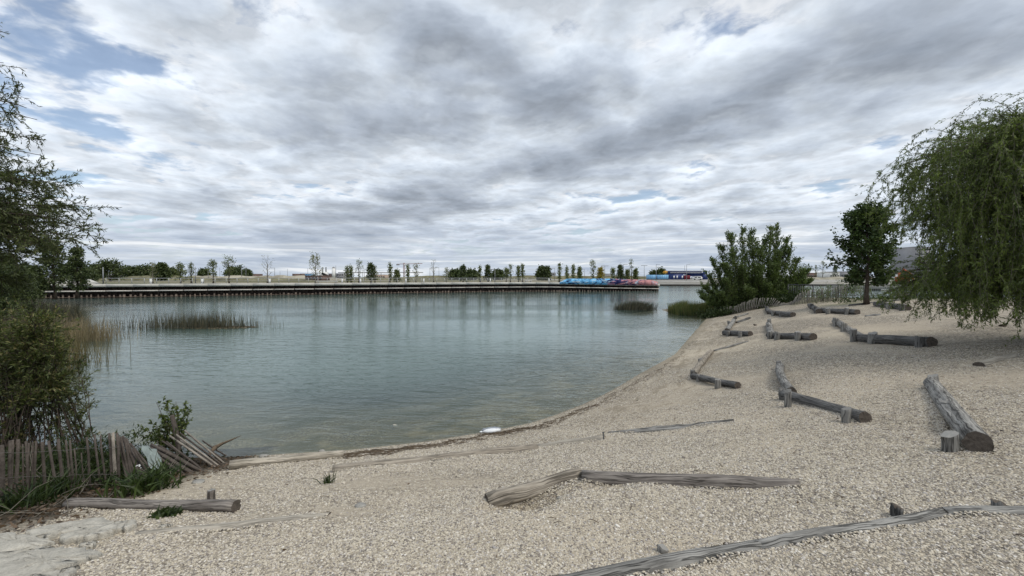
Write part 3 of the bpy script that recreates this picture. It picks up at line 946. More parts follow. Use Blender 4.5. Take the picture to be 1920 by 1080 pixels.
q = quay_at
for (px, py, Y, lab, arm, r) in (
    (193, 501, q(193, 4)[0][1], 'pale pole standing in front of the broad dark tree on the left', 0, .10),
    (255, 509, 260, 'thin short pole left of the tall pale pole by the site cabins', 0, .1),
    (261, 500, 260, 'tall pale pole right of the long white site cabin', 0, .16),
    (366, 500, q(366, 4)[0][1], 'thin pole right of the second narrow leafy tree', 0, .07),
    (390, 504, 210, 'thin pole left of the round crowned young tree', 0, .1),
    (412, 502, 230, 'thin pole between the round crowned young tree and the spreading one', 0, .1),
    (453, 501, 220, 'hooked lamp post right of the spreading young tree', 1, .12),
    (461, 499.5, 240, 'tall thin pole beside the hooked lamp post', 0, .1),
    (515, 502.5, 210, 'lamp post just right of the bare forked tree', -1, .12),
    (525, 508, 260, 'short thin pole right of the lamp post by the forked tree', 0, .1),
    (539, 504, 240, 'thin pole between the forked tree and the brown buildings', 0, .1),
    (577, 503, 205, 'thin pole left of the spiky tree', 0, .09),
    (683, 504, 190, 'lamp post under the canopy right of the airy tree', -1, .1),
    (806, 503, 190, 'thin lamp post left of the bare tree beyond the canopy', 1, .08),
    (823, 502, 190, 'hooked lamp post right of the bare tree beyond the canopy', -1, .08),
    (928, 505, q(928, 6)[0][1], 'lamp post with small head between the cone shaped trees and the paired trees', -1, .09),
    (1040, 503, 190, 'lamp post left of the thin poplar', -1, .09),
    (1096, 505, 230, 'lamp post right of the yellow green slim tree', -1, .11),
    (1134, 498.5, 190, 'T shaped lamp post behind the painted wall', 2, .12),
    (1169, 496, 190, 'tall hooked lamp post right of the dense dark young tree', 1, .1),
    (1208, 498, 220, 'T shaped lamp post right of the tall airy tree', 2, .12),
    (1230.5, 496, 215, 'hooked lamp post in front of the light blue boxes', 1, .13),
    (1284, 497.5, 240, 'plain pole above the dark blue container building', 0, .13),
    (1287.5, 496.5, 225, 'hooked lamp post in front of the dark blue container building', 1, .13)):
    lamp(px, py, Y, lab, arm, r=r)

# ------------------------------------------------------------------ container village beyond the promenade
YB = 236.; KB = YB / FPX
def bx(px): return (px - 960) * KB
def bz(py): return EYE + (HOR - py) * KB
ZB = 2.55
t = thing('container_building', (bx(1290), YB + 3, ZB), 'two storey dark blue container building with a row of white framed windows', 'building')
def cbox(nm, x0, x1, y0, y1, m, par, Y=YB, d=6.):
    mb = MB(); mb.box(((bx(x0) + bx(x1)) / 2, Y + d / 2, (bz(y0) + bz(y1)) / 2), (bx(x1) - bx(x0), d, bz(y0) - bz(y1))); return mb.build(nm, M[m], par)
cbox('upper_container', 1254, 1326, 514.2, 508, 'navy', t)
cbox('roof', 1253.5, 1326.5, 508, 507.4, 'white', t, YB - .2, 6.4)
cbox('lower_container', 1254, 1280.6, 524.2, 514.3, 'navy', t, YB - .6)
cbox('stair_tower', 1317.6, 1327, 524.2, 514.3, 'navy', t)
cbox('lower_back_container', 1293.5, 1317.4, 518, 514.3, 'navy', t, YB + .4)
for k in range(22):
    x = 1257 + k * 2.62
    f = cbox('window', x, x + 2.0, 512.4, 509.9, 'white', t, YB - .08, .06)
    mb = MB(); mb.box(((bx(x + .3) + bx(x + 1.7)) / 2, YB - .1, (bz(512.1) + bz(510.2)) / 2), (bx(1.4) - bx(0), .03, bz(510.2) - bz(512.1)))
    mb.v = [v for v in mb.v]
    mb.build('pane', M['glass'], f, loc=t.location)
for (x0, x1) in ((1261.7, 1264), (1267.6, 1270), (1277.2, 1279.6)):
    cbox('lower_window', x0, x1, 521.5, 517, 'white', t, YB - .68, .06)
cbox('emblem', 1315.2, 1317.4, 511.6, 509, 'white', t, YB - .08, .05)
t = thing('red_container', (bx(1288), YB + 2, ZB), 'dark red shipping container below the blue container building', 'container')
cbox('body', 1282.4, 1293, 524, 516.4, 'maroon', t, YB - .8, 5)
for k in range(5):
    cbox('rib', 1283.2 + k * 2.1, 1283.6 + k * 2.1, 523.6, 516.8, 'maroon', t, YB - .92, .1)
t = thing('white_van', (bx(1304), YB - 2, ZB), 'white van parked under the blue container building', 'van')
cbox('body', 1294.5, 1312.5, 523.6, 519.6, 'white', t, YB - 3, 2.2)
cbox('cab', 1297, 1311, 519.6, 518, 'white', t, YB - 2.9, 2.0)
cbox('window', 1298, 1302.5, 520.8, 518.8, 'glass', t, YB - 3.06, .05); cbox('window', 1304, 1309.5, 520.8, 518.8, 'glass', t, YB - 3.06, .05)
for x in (1298.2, 1308.8):
    mb = MB(); mb.tube([[bx(x), YB - 3.05, ZB + .38], [bx(x), YB - 2.8, ZB + .38]], .38, 10); mb.build('wheel', M['black'], t)
for (x0, x1, lab) in ((1216.5, 1230.5, 'light blue container left of the hooked lamp post'), (1232.5, 1252.8, 'light blue container below the orange canopy')):
    t = thing('light_blue_container', (bx((x0 + x1) / 2), YB + 2, ZB), lab, 'container')
    cbox('body', x0, x1, 523.4, 515.4, 'lightblue', t, YB - .4, 5)
    for k in range(5):
        xx = x0 + (x1 - x0) * (k + .3) / 5
        cbox('rib', xx, xx + .5, 523, 515.8, 'lightblue', t, YB - .5, .1)
    cbox('skid', x0 + .3, x1 - .3, 524.4, 523.4, 'black', t, YB - .3, 4.6)
t = thing('star_canopy', (bx(1248.5), YB + 1, bz(514)), 'orange yellow star shaped sail on top of the light blue container', 'sail')
mb = MB()
cx, cz = bx(1248.8), bz(510.6)
ang = np.linspace(0, 2 * math.pi, 16, endpoint=False)
rr = np.where(np.arange(16) % 2 == 0, 1.75, .85)
V = [[cx, YB + .2, cz]] + [[cx + 1.15 * r_ * math.cos(a), YB + 1., cz + .62 * r_ * math.sin(a)] for a, r_ in zip(ang, rr)]
V2 = [[v[0], v[1] + .25, v[2]] for v in V]
mb.add(V + V2, [[0, 1 + k, 1 + (k + 1) % 16] for k in range(16)] + [[17, 18 + (k + 1) % 16, 18 + k] for k in range(16)])
mb.add(V + V2, [[1 + k, 18 + k, 18 + (k + 1) % 16, 1 + (k + 1) % 16] for k in range(16)])
mb.build('sail', M['orange_yellow'], t)
mb = MB(); mb.tube([[cx, YB + 1.3, bz(515.3)], [cx, YB + 1.3, cz]], .12, 6); mb.build('mast', M['pole'], t)

# promenade wall on the far shore (two steps and a coping above the water)
t = thing('promenade_edge', (120, 205, 0), 'pale stepped concrete edge of the far promenade', 'embankment')
for (y0, z0, z1, nm, m_) in ((204.6, -.6, .42, 'plinth', 'rust'), (205.6, .0, .95, 'step', 'concrete_step'), (212.5, .2, 1.62, 'step', 'concrete_step'), (219.5, .5, 2.32, 'step', 'concrete_step')):
    mb = MB(); n = 1
    mb.add([[x, y, z] for x in (58., 300.) for y in (y0, y0 + (7.2 if nm == 'step' else 1.)) for z in (z0, z1)], [[0, 1, 3, 2], [4, 6, 7, 5], [0, 4, 5, 1], [2, 3, 7, 6], [0, 2, 6, 4], [1, 5, 7, 3]])
    mb.build(nm, M[m_], t)

# orange excavator and white van seen beside the willow
YE = 128.
def ex(px): return (px - 960) / FPX * YE
def ez(py): return EYE + (HOR - py) / FPX * YE
# it stands on the road behind the jetty
jet = thing('jetty', (ex(1720), YE, 0), 'concrete jetty carrying machines behind the railing on the right', 'jetty')
mb = MB(); mb.box((ex(1760), YE + 5, 1.0), (ex(1920) - ex(1600), 12, 1.3)); mb.build('deck', M['concrete_step'], jet)
for k in range(7):
    mb = MB(); mb.box((ex(1612) + k * 7.8, YE + 4, -1.3), (.7, 4, 3.2)); mb.build('pier', M['rust'], jet)
t = thing('excavator', (ex(1712), YE + 3, 1.65), 'orange excavator standing behind the railing beside the willow', 'excavator')
mb = MB(); mb.box((ex(1709), YE + 3, 3.3), (2.6, 2.4, 1.5)); mb.box((ex(1712), YE + 3, 4.3), (2.0, 2.0, .7)); mb.build('body', M['orange'], t)
mb = MB(); mb.box((ex(1703), YE + 2.2, 4.55), (1.3, 1.2, 1.7)); mb.build('cab', M['orange'], t)
mb = MB(); mb.box((ex(1703), YE + 1.58, 4.75), (.9, .05, .9)); mb.build('window', M['glass'], t)
for dy in (1.9, 4.1):
    mb = MB(); mb.box((ex(1710), YE + dy, 2.1), (4., .6, .9)); mb.build('track', M['black'], t)
mb = MB(); mb.tube([[ex(1706), YE + 3, 4.2], [ex(1708), YE + 2.6, 6.4], [ex(1718), YE + 2, 5.0]], [.34, .34, .24], 5); mb.build('boom', M['orange'], t)
mb = MB(); mb.tube([[ex(1718), YE + 2, 5.0], [ex(1724), YE + 1.8, 2.9]], [.22, .18], 5); mb.build('stick', M['orange'], t)
mb = MB(); mb.box((ex(1725), YE + 1.8, 2.5), (1.1, .9, .9)); mb.build('bucket', M['brown_build'], t)
t = thing('white_truck', (ex(1727), YE + 7, 1.65), 'white truck right of the orange excavator', 'truck')
mb = MB(); mb.box((ex(1728), YE + 7, 3.9), (3.4, 2.3, 1.7)); mb.build('box_body', M['white'], t)
mb = MB(); mb.box((ex(1741), YE + 7, 3.3), (1.5, 2.1, 2.0)); mb.build('cab', M['white'], t)
mb = MB(); mb.box((ex(1742), YE + 5.92, 3.7), (.9, .05, .7)); mb.build('window', M['glass'], t)
for x in (1720, 1740):
    mb = MB(); mb.tube([[ex(x), YE + 5.8, 2.12], [ex(x), YE + 6.2, 2.12]], .47, 12); mb.build('wheel', M['black'], t)

# ------------------------------------------------------------------ plants
def unit(v):
    v = np.asarray(v, float); return v / (np.linalg.norm(v, axis=-1, keepdims=True) + 1e-9)


def add_leaves(mb, P_, D, L, W, tint=None, droop=0.):
    """diamond leaves at points P_ along directions D"""
    n = len(P_)
    if n == 0: return
    L = np.broadcast_to(L, (n,)) * rng.uniform(.65, 1.25, n); W = np.broadcast_to(W, (n,)) * rng.uniform(.7, 1.2, n)
    D = unit(D)
    r = unit(rng.normal(size=(n, 3)))
    S = unit(np.cross(D, r)); N = np.cross(S, D)
    mid = P_ + D * (L * .45)[:, None]
    tip = P_ + D * L[:, None] + N * (L * .12)[:, None] - np.array([0, 0, 1.]) * (L * droop)[:, None]
    V = np.stack([P_, mid + S * (W / 2)[:, None], tip, mid - S * (W / 2)[:, None]], 1).reshape(-1, 3)
    q = np.arange(n * 4).reshape(n, 4)
    mb.add(V, q, rng.random(n) if tint is None else tint)


def path(p, d, L, n, wob, up=0., r_=None):
    """a wandering line from p; 'up' bends it up (or down) on its way"""
    out = [np.array(p, float)]; d = unit(d)
    for k in range(n):
        d = unit(d + rng.normal(size=3) * wob + np.array([0, 0, up]))
        out.append(out[-1] + d * L / n)
    return np.array(out)


def at_path(pt, t):
    f = t * (len(pt) - 1); i = min(int(f), len(pt) - 2); f -= i
    return pt[i] * (1 - f) + pt[i + 1] * f, unit(pt[i + 1] - pt[i])


def leaf_line(pt, n, spread_, t0=.1):
    """n leaf anchors along a twig"""
    t = rng.uniform(t0, 1, n) * (len(pt) - 1); i = np.minimum(t.astype(int), len(pt) - 2); f = (t - i)[:, None]
    p = pt[i] * (1 - f) + pt[i + 1] * f; d = unit(pt[i + 1] - pt[i])
    return p, unit(d + rng.normal(size=(n, 3)) * spread_)


def tree_parts(base, H, spread_, trunk_h, r0, nl, ns, leaf_n, leaf, wob=.12, up=.08, shape='round', lean=(0, 0), dens=1.):
    """trunk, limbs and twigs with leaves: returns the two mesh collectors"""
    wd, lf = MB(), MB()
    base = np.array(base, float)
    top = base + np.array([lean[0], lean[1], H * (.93 if shape != 'broad' else .75)])
    ts = np.linspace(0, 1, 9)
    sp = base[None] * (1 - ts[:, None]) + top[None] * ts[:, None]
    sp[1:-1] += rng.normal(size=(7, 3)) * np.array([1, 1, 0]) * H * .008
    wd.tube(sp, r0 * (1 - .86 * ts) * (1 + .5 * np.exp(-ts * 25)), 7)
    for k in range(nl):
        t = (k + rng.uniform(0, 1)) / nl
        h = trunk_h + (1 - trunk_h) * t ** .9 * .97
        p, _ = at_path(sp, h)
        az = k * 2.4 + rng.uniform(-.5, .5)
        u = (h - trunk_h) / (1 - trunk_h)
        if shape == 'round': w = math.sqrt(max(.02, 1 - (u * 1.75 - .8) ** 2)); el = .15 + .9 * u
        elif shape == 'cone': w = .22 + .95 * (1 - u) ** .8; el = .3 + .5 * u
        elif shape == 'narrow': w = .45 + .75 * math.sin(min(1, u * 1.1 + .12) * math.pi); el = .85
        elif shape == 'fan': w = .55 + .5 * math.sin(u * 3.1); el = .75
        else: w = math.sqrt(max(.05, 1 - (u * 1.2 - .35) ** 2)); el = .2 + .8 * u
        L = spread_ * w * rng.uniform(.75, 1.15)
        d = np.array([math.cos(az) * math.cos(el), math.sin(az) * math.cos(el), math.sin(el)])
        lp = path(p, d, L, 5, wob, up)
        rl = max(.004, r0 * .42 * (1 - h * .8))
        wd.tube(lp, np.linspace(rl, rl * .25, 6), 5, cap=False)
        for j in range(ns):
            tt = rng.uniform(.25, 1)
            q, dd = at_path(lp, tt)
            d2 = unit(dd + rng.normal(size=3) * .55 + np.array([0, 0, .15]))
            tw = path(q, d2, L * rng.uniform(.25, .5), 3, wob, up)
            wd.tube(tw, np.linspace(rl * .32, rl * .1, 4), 3, cap=False)
            n = int(leaf_n * dens * rng.uniform(.6, 1.4))
            a, b = leaf_line(tw, n, .8, 0.)
            add_leaves(lf, a + rng.normal(size=a.shape) * leaf[0] * .6, b, leaf[0], leaf[1], droop=.15)
    return wd, lf


def tree(name, base, lab, group, cat, lm, bark='bark', **kw):
    t = thing(name, tuple(base), lab, cat, group)
    wd, lf = tree_parts(base, **kw)
    wd.build('trunk', M[bark], t, smooth=True)
    if lf.v: lf.build('crown', M[lm], t)
    return t


# --- young trees along the quay and behind it: column, top, width (px), kind, label
YT = [
    (286, 493, 15, 'pale', 'pale airy young tree in front of the left rounded dark tree'),
    (338, 494, 20, 'bushy', 'bushy yellow green young tree, leafy down to the railing'),
    (358, 492, 12, 'narrow', 'narrow leafy young tree just right of the bushy one'),
    (399, 491, 15, 'round', 'small tree with a full round crown on a thin trunk, right of two thin poles'),
    (429, 489, 22, 'fan', 'spreading vase shaped young tree left of the hooked lamp post'),
    (501, 485, 24, 'bare', 'nearly bare forked young tree with upswept limbs'),
    (591, 482, 24, 'fanp', 'tall spiky young tree beside the concrete plant'),
    (651, 498, 7, 'poplar', 'slim dark young poplar at the left end of the canopy, left one of a pair'),
    (658, 497, 5, 'poplar', 'very slim dark poplar at the left end of the canopy, right one of a pair'),
    (673, 488, 18, 'airy', 'tall airy young tree rising through the line of the canopy'),
    (695, 494, 16, 'dense', 'dense dark green young tree under the canopy'),
    (703, 500, 9, 'airy', 'small airy tree leaning out behind the dense dark one'),
    (731, 492, 9, 'poplar', 'slim tall leafy tree left of the red crane'),
    (744, 507, 10, 'bushy', 'short bushy green tree at the foot of the red crane'),
    (765, 496, 4, 'poplar', 'pencil thin dark tree just right of the red crane'),
    (780, 495, 10, 'pale', 'pale sparse young tree near the right end of the canopy'),
    (813, 488, 13, 'bare', 'bare grey young tree between two lamp posts right of the canopy'),
    (837, 504, 9, 'pale', 'small pale tuft shaped tree right of the bare grey tree'),
    (868, 499, 13, 'cone', 'dark cone shaped tree, widest of the three over the low hedge'),
    (900, 499, 7, 'poplar', 'dark slim column tree between two wider dark trees'),
    (915, 498, 12, 'dense', 'dark leafy tree left of the lamp post with the small head'),
    (949, 505, 9, 'round', 'small dark round tree left of the thin feathery tree'),
    (957, 496, 7, 'airy', 'thin feathery young tree right of the small dark round one'),
    (972, 499, 7, 'poplar', 'slim dark tree, left one of the pair before the dark bushes'),
    (980, 495, 8, 'airyp', 'slim lighter tree, right one of the pair before the dark bushes'),
    (1049, 492, 6, 'poplar', 'thin tall poplar above the left end of the painted wall'),
    (1063, 499, 4, 'poplar', 'very thin small poplar above the blue part of the painted wall'),
    (1075, 495, 8, 'poplar', 'slim feathery poplar right of the very thin one'),
    (1087, 501, 8, 'yellowish', 'slim yellow green tree close behind the blue paint'),
    (1112, 489, 12, 'topbare', 'tall tree with a twiggy top behind the painted wall'),
    (1126, 504, 11, 'yellow', 'yellow leafed bush tree beside the twiggy topped tree'),
    (1149, 504, 8, 'round', 'small green tree between the T lamp post and the dense dark tree'),
    (1163, 497, 12, 'dense', 'dense dark upright tree left of the tall hooked lamp post'),
    (1176, 506, 10, 'bushy', 'low green bush tree at the left foot of the tall airy tree'),
    (1184, 486, 13, 'airy', 'tallest airy tree above the pink part of the painted wall'),
    (1192, 505, 9, 'yellowish', 'yellowish bush tree at the right foot of the tall airy tree'),
    (1530, 496, 8, 'airyp', 'small distant tree right of the big bush, left one of three'),
    (1543, 490, 11, 'round', 'taller distant tree right of the big bush, middle one of three'),
    (1566, 496, 9, 'cone', 'small distant tree nearest the dark round tree, right one of three'),
]
KND = {   # shape, trunk part, limbs, twigs, leaves, leaf material, leaf size
    'pale': ('round', .3, 14, 4, 4, 'lf_pale', .34), 'bushy': ('cone', .08, 22, 5, 7, 'lf_mid', .40), 'narrow': ('narrow', .2, 16, 5, 5, 'lf_mid', .34),
    'round': ('round', .34, 18, 5, 7, 'lf_mid', .34), 'fan': ('fan', .28, 16, 5, 6, 'lf_mid', .34), 'bare': ('fan', .3, 13, 4, 2, 'lf_pale', .26),
    'fanp': ('fan', .2, 20, 5, 5, 'lf_pale', .34), 'poplar': ('narrow', .06, 18, 5, 6, 'lf_mid', .34), 'airy': ('round', .22, 16, 4, 4, 'lf_mid', .32),
    'airyp': ('narrow', .2, 18, 5, 6, 'lf_mid', .32), 'dense': ('cone', .12, 26, 6, 9, 'lf_dark', .38), 'cone': ('cone', .14, 26, 6, 9, 'lf_dark', .38),
    'yellowish': ('narrow', .05, 22, 6, 8, 'lf_mid', .36), 'yellow': ('round', .05, 20, 6, 9, 'lf_yellow', .38), 'topbare': ('fan', .12, 20, 5, 5, 'lf_mid', .30),
}
for (px, py, w, kd, lab) in YT:
    sh, th, nl, ns, ln, lm, ls = KND[kd]
    Yt = quay_at(min(px, 1230), 7.5)[0][1] + (0 if px < 1230 else 150)
    if px > 1230: Yt = 262.
    c = P(px, py, Yt); base = (c[0], Yt, 2.4)
    H = (c[2] - 2.4) * 1.02; sp = w / 2 * Yt / FPX * 1.12
    bare = kd in ('bare', 'fanp', 'pale')
    sc = min(1.0, Yt / 115)
    tree('young_tree', base, lab, 'young trees along the far shore', 'tree', lm, 'bark_pale' if bare else 'bark',
         H=H, spread_=sp * (1.25 if sh == 'fan' else 1.), trunk_h=th, r0=.10 + H * .009, nl=nl, ns=ns, leaf_n=ln, leaf=(ls * sc * 1.1, ls * .62 * sc), shape=sh, up=.14 if sh in ('fan', 'narrow') else .05)

# --- big dark trees beyond the left bank
for (px, py, Y, w, base_z, lab, kd) in (
    (206, 497, 150, 44, 2.4, 'broad dark tree behind the pale pole at the left', 'broad'),
    (178, 506, 190, 34, 2.4, 'low dark tree left of the broad dark one', 'broad'),
    (247, 508, 240, 30, 2.4, 'flat dark bush behind the white cabins', 'broad'),
    (274, 509, 240, 30, 2.4, 'flat dark bush under the pale airy tree', 'broad'),
    (303, 497, 170, 24, 2.4, 'rounded dark tree right of the pale airy young tree', 'broad'),
    (322, 510, 260, 20, 2.4, 'low dark bush left of the bushy young tree', 'broad'),
    (382, 510, 260, 16, 2.4, 'small dark bush left of the small round crowned tree', 'broad'),
    (440, 510, 260, 30, 2.4, 'low dark bush behind the spreading tree', 'broad'),
    (462, 511, 300, 16, 2.4, 'small dark bush beneath the hooked lamp post', 'broad'),
    (855, 515, 240, 26, 2.4, 'low dark bush left of the cone shaped tree', 'broad'),
    (884, 513, 240, 22, 2.4, 'dark bush between the cone shaped tree and the column tree', 'broad'),
    (934, 514.5, 240, 22, 2.4, 'low dark bush right of the lamp post with the small head', 'broad'),
    (1015, 503, 200, 14, 2.4, 'rounded dark bush, left one of the joined pair', 'broad'),
    (1024, 502, 200, 13, 2.4, 'rounded dark bush, right one of the joined pair', 'broad'),
    (1226, 512, 330, 10, 2.4, 'small distant round tree left above the light blue container', 'broad'),
    (1239, 509, 330, 16, 2.4, 'larger distant round tree above the light blue containers', 'broad')):
    c = P(px, py, Y); sp = w / 2 * Y / FPX
    tree('dark_tree', (c[0], Y, base_z), lab, 'dark trees and bushes on the far shore', 'tree', 'lf_dark',
         H=(c[2] - base_z) * 1.1, spread_=sp * 1.05, trunk_h=.06, r0=.3, nl=40, ns=8, leaf_n=9, leaf=(.75 * Y / 170, .5 * Y / 170), shape='broad')
for (px, py, Y, w, lab, kd) in (
    (100, 458, 62, 60, 'tall loose dark tree rising behind the left bank, nearest the willow', 'round'),
    (143, 466, 66, 40, 'thin loose dark tree above the concrete ramp', 'round'),
    (14, 470, 58, 70, 'wide dark tree behind the left willow, at the picture edge', 'broad'),
    (62, 492, 60, 44, 'bushy dark green tree at the left end of the quay', 'broad'),
    (124, 497, 84, 40, 'rounded green tree behind the concrete ramp', 'broad'),
    (160, 505, 84, 34, 'low green bush at the right end of the concrete ramp', 'broad')):
    c = P(px, py, Y); bz_ = max(.6, gz(c[0], Y)); sp = w / 2 * Y / FPX
    tree('bank_tree', (c[0], Y, bz_), lab, 'dark trees on the far left bank', 'tree', 'lf_dark',
         H=(c[2] - bz_) * 1.03, spread_=sp * .8, trunk_h=.15 if kd == 'round' else .04, r0=.2, nl=44, ns=9, leaf_n=13 if kd == 'broad' else 9, leaf=(.34, .2), shape=kd)
# dark shrub hanging over the water in front of them
for (px, py, Y, w, lab) in ((28, 498, 34, 78, 'dark shrub leaning over the water below the left willow'), (52, 524, 40, 26, 'small dark shrub at the water before the quay end'), (-12, 490, 30, 60, 'dark bush at the left picture edge above the dry reeds')):
    c = P(px, py, Y); z0 = max(.1, gz(c[0], Y))
    tree('bank_shrub', (c[0], Y, z0), lab, 'dark shrubs on the left bank', 'shrub', 'lf_dark',
         H=(c[2] - z0) * 1.05, spread_=w / 2 * Y / FPX * .85, trunk_h=.02, r0=.09, nl=50, ns=9, leaf_n=17, leaf=(.17, .085), shape='broad')

# --- round tree on the right
b = G(1625, 571)
tree('round_tree', b, 'dark round crowned tree with a thin trunk at the back edge of the beach', None, 'tree', 'lf_maple', 'bark',
     H=P(1630, 392, b[1])[2] - b[2], spread_=1.62 * b[1] / 25.5, trunk_h=.19, r0=.13, nl=48, ns=11, leaf_n=30, leaf=(.16, .13), shape='round', up=.03)

# --- big bush on the spit
bushes = thing('poplar_bush', (22.2, 41.0, .7), 'big twin peaked poplar bush on the spit at the end of the beach', 'bush')
wd, lf = MB(), MB()
YBU = 41.
def stem(px0, px1, py1, dy, thick=.06, n=92, ln=36):
    x0 = (px0 - 960) / FPX * (YBU + dy * .3); z0 = max(.2, gz(x0, YBU + dy * .3)) - .1
    e = P(px1, py1, YBU + dy)
    a = np.array([x0, YBU + dy * .3, z0])
    ts = np.linspace(0, 1, 9)[:, None]
    mid_ = a * .5 + e * .5 + np.array([(e[0] - a[0]) * .16, dy * .1, -.0])
    pt = (1 - ts) ** 2 * a + 2 * ts * (1 - ts) * mid_ + ts ** 2 * e
    wd.tube(pt, np.linspace(thick, .008, 9), 5, cap=False)
    H = np.linalg.norm(e - a)
    for k in range(n):
        t = rng.uniform(.10, 1); q, dd = at_path(pt, t)
        az = rng.uniform(0, 6.28)
        d2 = unit(np.array([math.cos(az), math.sin(az), .65 + .6 * t]))
        L = (.5 + 1.7 * (1 - t) ** .7 * min(1, H / 6)) * rng.uniform(.4, 1.25)
        tw = path(q, d2, L, 3, .1, .12)
        wd.tube(tw, np.linspace(.012, .004, 4), 3, cap=False)
        a_, b_ = leaf_line(tw, int(ln * rng.uniform(.6, 1.2)), .55, .05)
        add_leaves(lf, a_ + rng.normal(size=a_.shape) * .05, b_, .15, .075)
    tw = path(e, e - pt[-2], .4, 3, .05, .1)
    a_, b_ = leaf_line(tw, 14, .5, 0); add_leaves(lf, a_, b_, .2, .1)
for (p0, p1, y1, dy) in ((1395, 1392, 430, 0), (1400, 1408, 436, .8), (1390, 1368, 442, -.4), (1388, 1352, 466, .3), (1384, 1336, 490, -.6), (1380, 1326, 515, 0), (1378, 1320, 540, -.4),
                         (1400, 1416, 456, -1), (1405, 1428, 470, -1.2), (1430, 1446, 432, 0), (1434, 1458, 428, .6), (1438, 1474, 452, 0), (1440, 1482, 462, -.6), (1446, 1496, 490, .2),
                         (1448, 1506, 512, -.4), (1450, 1518, 506, .8), (1450, 1508, 530, -.8), (1404, 1390, 500, -1.6), (1420, 1424, 505, -1.8), (1440, 1452, 500, -1.6), (1392, 1360, 530, -1.6),
                         (1425, 1440, 540, -2.0), (1446, 1490, 545, -1.4), (1385, 1345, 556, -1.4), (1408, 1402, 545, -2.1), (1452, 1470, 556, -1.8),
                         (1380, 1318, 562, -.8), (1384, 1328, 572, -1.2), (1376, 1312, 552, .4), (1455, 1512, 548, -.6), (1452, 1500, 560, -1.4), (1456, 1519, 530, .4), (1396, 1376, 474, -1.2), (1432, 1462, 476, -1.0), (1420, 1434, 448, .8), (1390, 1358, 500, -1.2)):
    stem(p0, p1, y1, dy)
wd.build('stem', M['bark'], bushes); lf.build('foliage', M['lf_bush'], bushes)
mb = MB()
V = []
for k in range(900):                                            # dark low growth at its foot
    x = rng.uniform(17.6, 25.5); y = rng.uniform(38.6, 40.6) + (x - 17.6) * -.12; z = gz(x, y)
    tw = path([x, y, z], rng.normal(size=3) * [.6, .6, .1] + [0, 0, 1], rng.uniform(.3, 1.0), 2, .2)
    a_, b_ = leaf_line(tw, 9, .8); add_leaves(mb, a_, b_, .17, .09)
o = mb.build('undergrowth', M['lf_weed']); tag(o, 'dark low undergrowth at the foot of the big twin peaked bush', 'undergrowth', kind='stuff')


# --- weeping willow on the right
WX, WY = 14.5, 10.9
wz = gz(WX, WY)
wil = thing('weeping_willow', (WX, WY, wz), 'large weeping willow at the right edge, its branches hanging to the gravel', 'tree')
wd, lf, st_ = MB(), MB(), MB()
tp = np.array([[WX, WY, wz - .1], [WX - .1, WY, wz + 1.0], [WX + .1, WY + .1, wz + 2.2], [WX - .1, WY, wz + 3.6], [WX, WY, wz + 5.0]])
wd.tube(tp, [.36, .29, .25, .2, .1], 10)
LL, LW = .085, .021


def wleaves(pt, n, sp=.65, hang=.3):
    a_, b_ = leaf_line(pt, n, sp, .0)
    add_leaves(lf, a_ + rng.normal(size=a_.shape) * .015, unit(b_ + np.array([0, 0, -hang])), LL, LW, tint=np.clip(rng.normal(rng.uniform(.2, .85), .2, n), 0, 1))


def strand(q, d, L, dens=1.):
    """a hanging shoot with short side twigs, so that it is bushy above and thin at the tip"""
    n = max(4, int(L / .3)); pt = [np.array(q)]; d = unit(d)
    for k in range(n):
        d = unit(d * .66 + np.array([0, 0, -.42]) + rng.normal(size=3) * .15)
        pt.append(pt[-1] + d * L / n)
    pt = np.array(pt)
    st_.tube(pt, np.linspace(.006, .0025, len(pt)), 3, cap=False)
    wleaves(pt, int((10 + 42 * L) * dens))
    for k in range(int(2 + 3.2 * L)):
        q2, dd = at_path(pt, rng.uniform(0, .95))
        t2 = path(q2, unit(dd * .5 + rng.normal(size=3) * .55 + np.array([0, 0, -.1])), rng.uniform(.12, .45), 3, .2, -.16)
        st_.tube(t2, np.linspace(.003, .002, 4), 3, cap=False)
        wleaves(t2, int(16 * dens), .7)


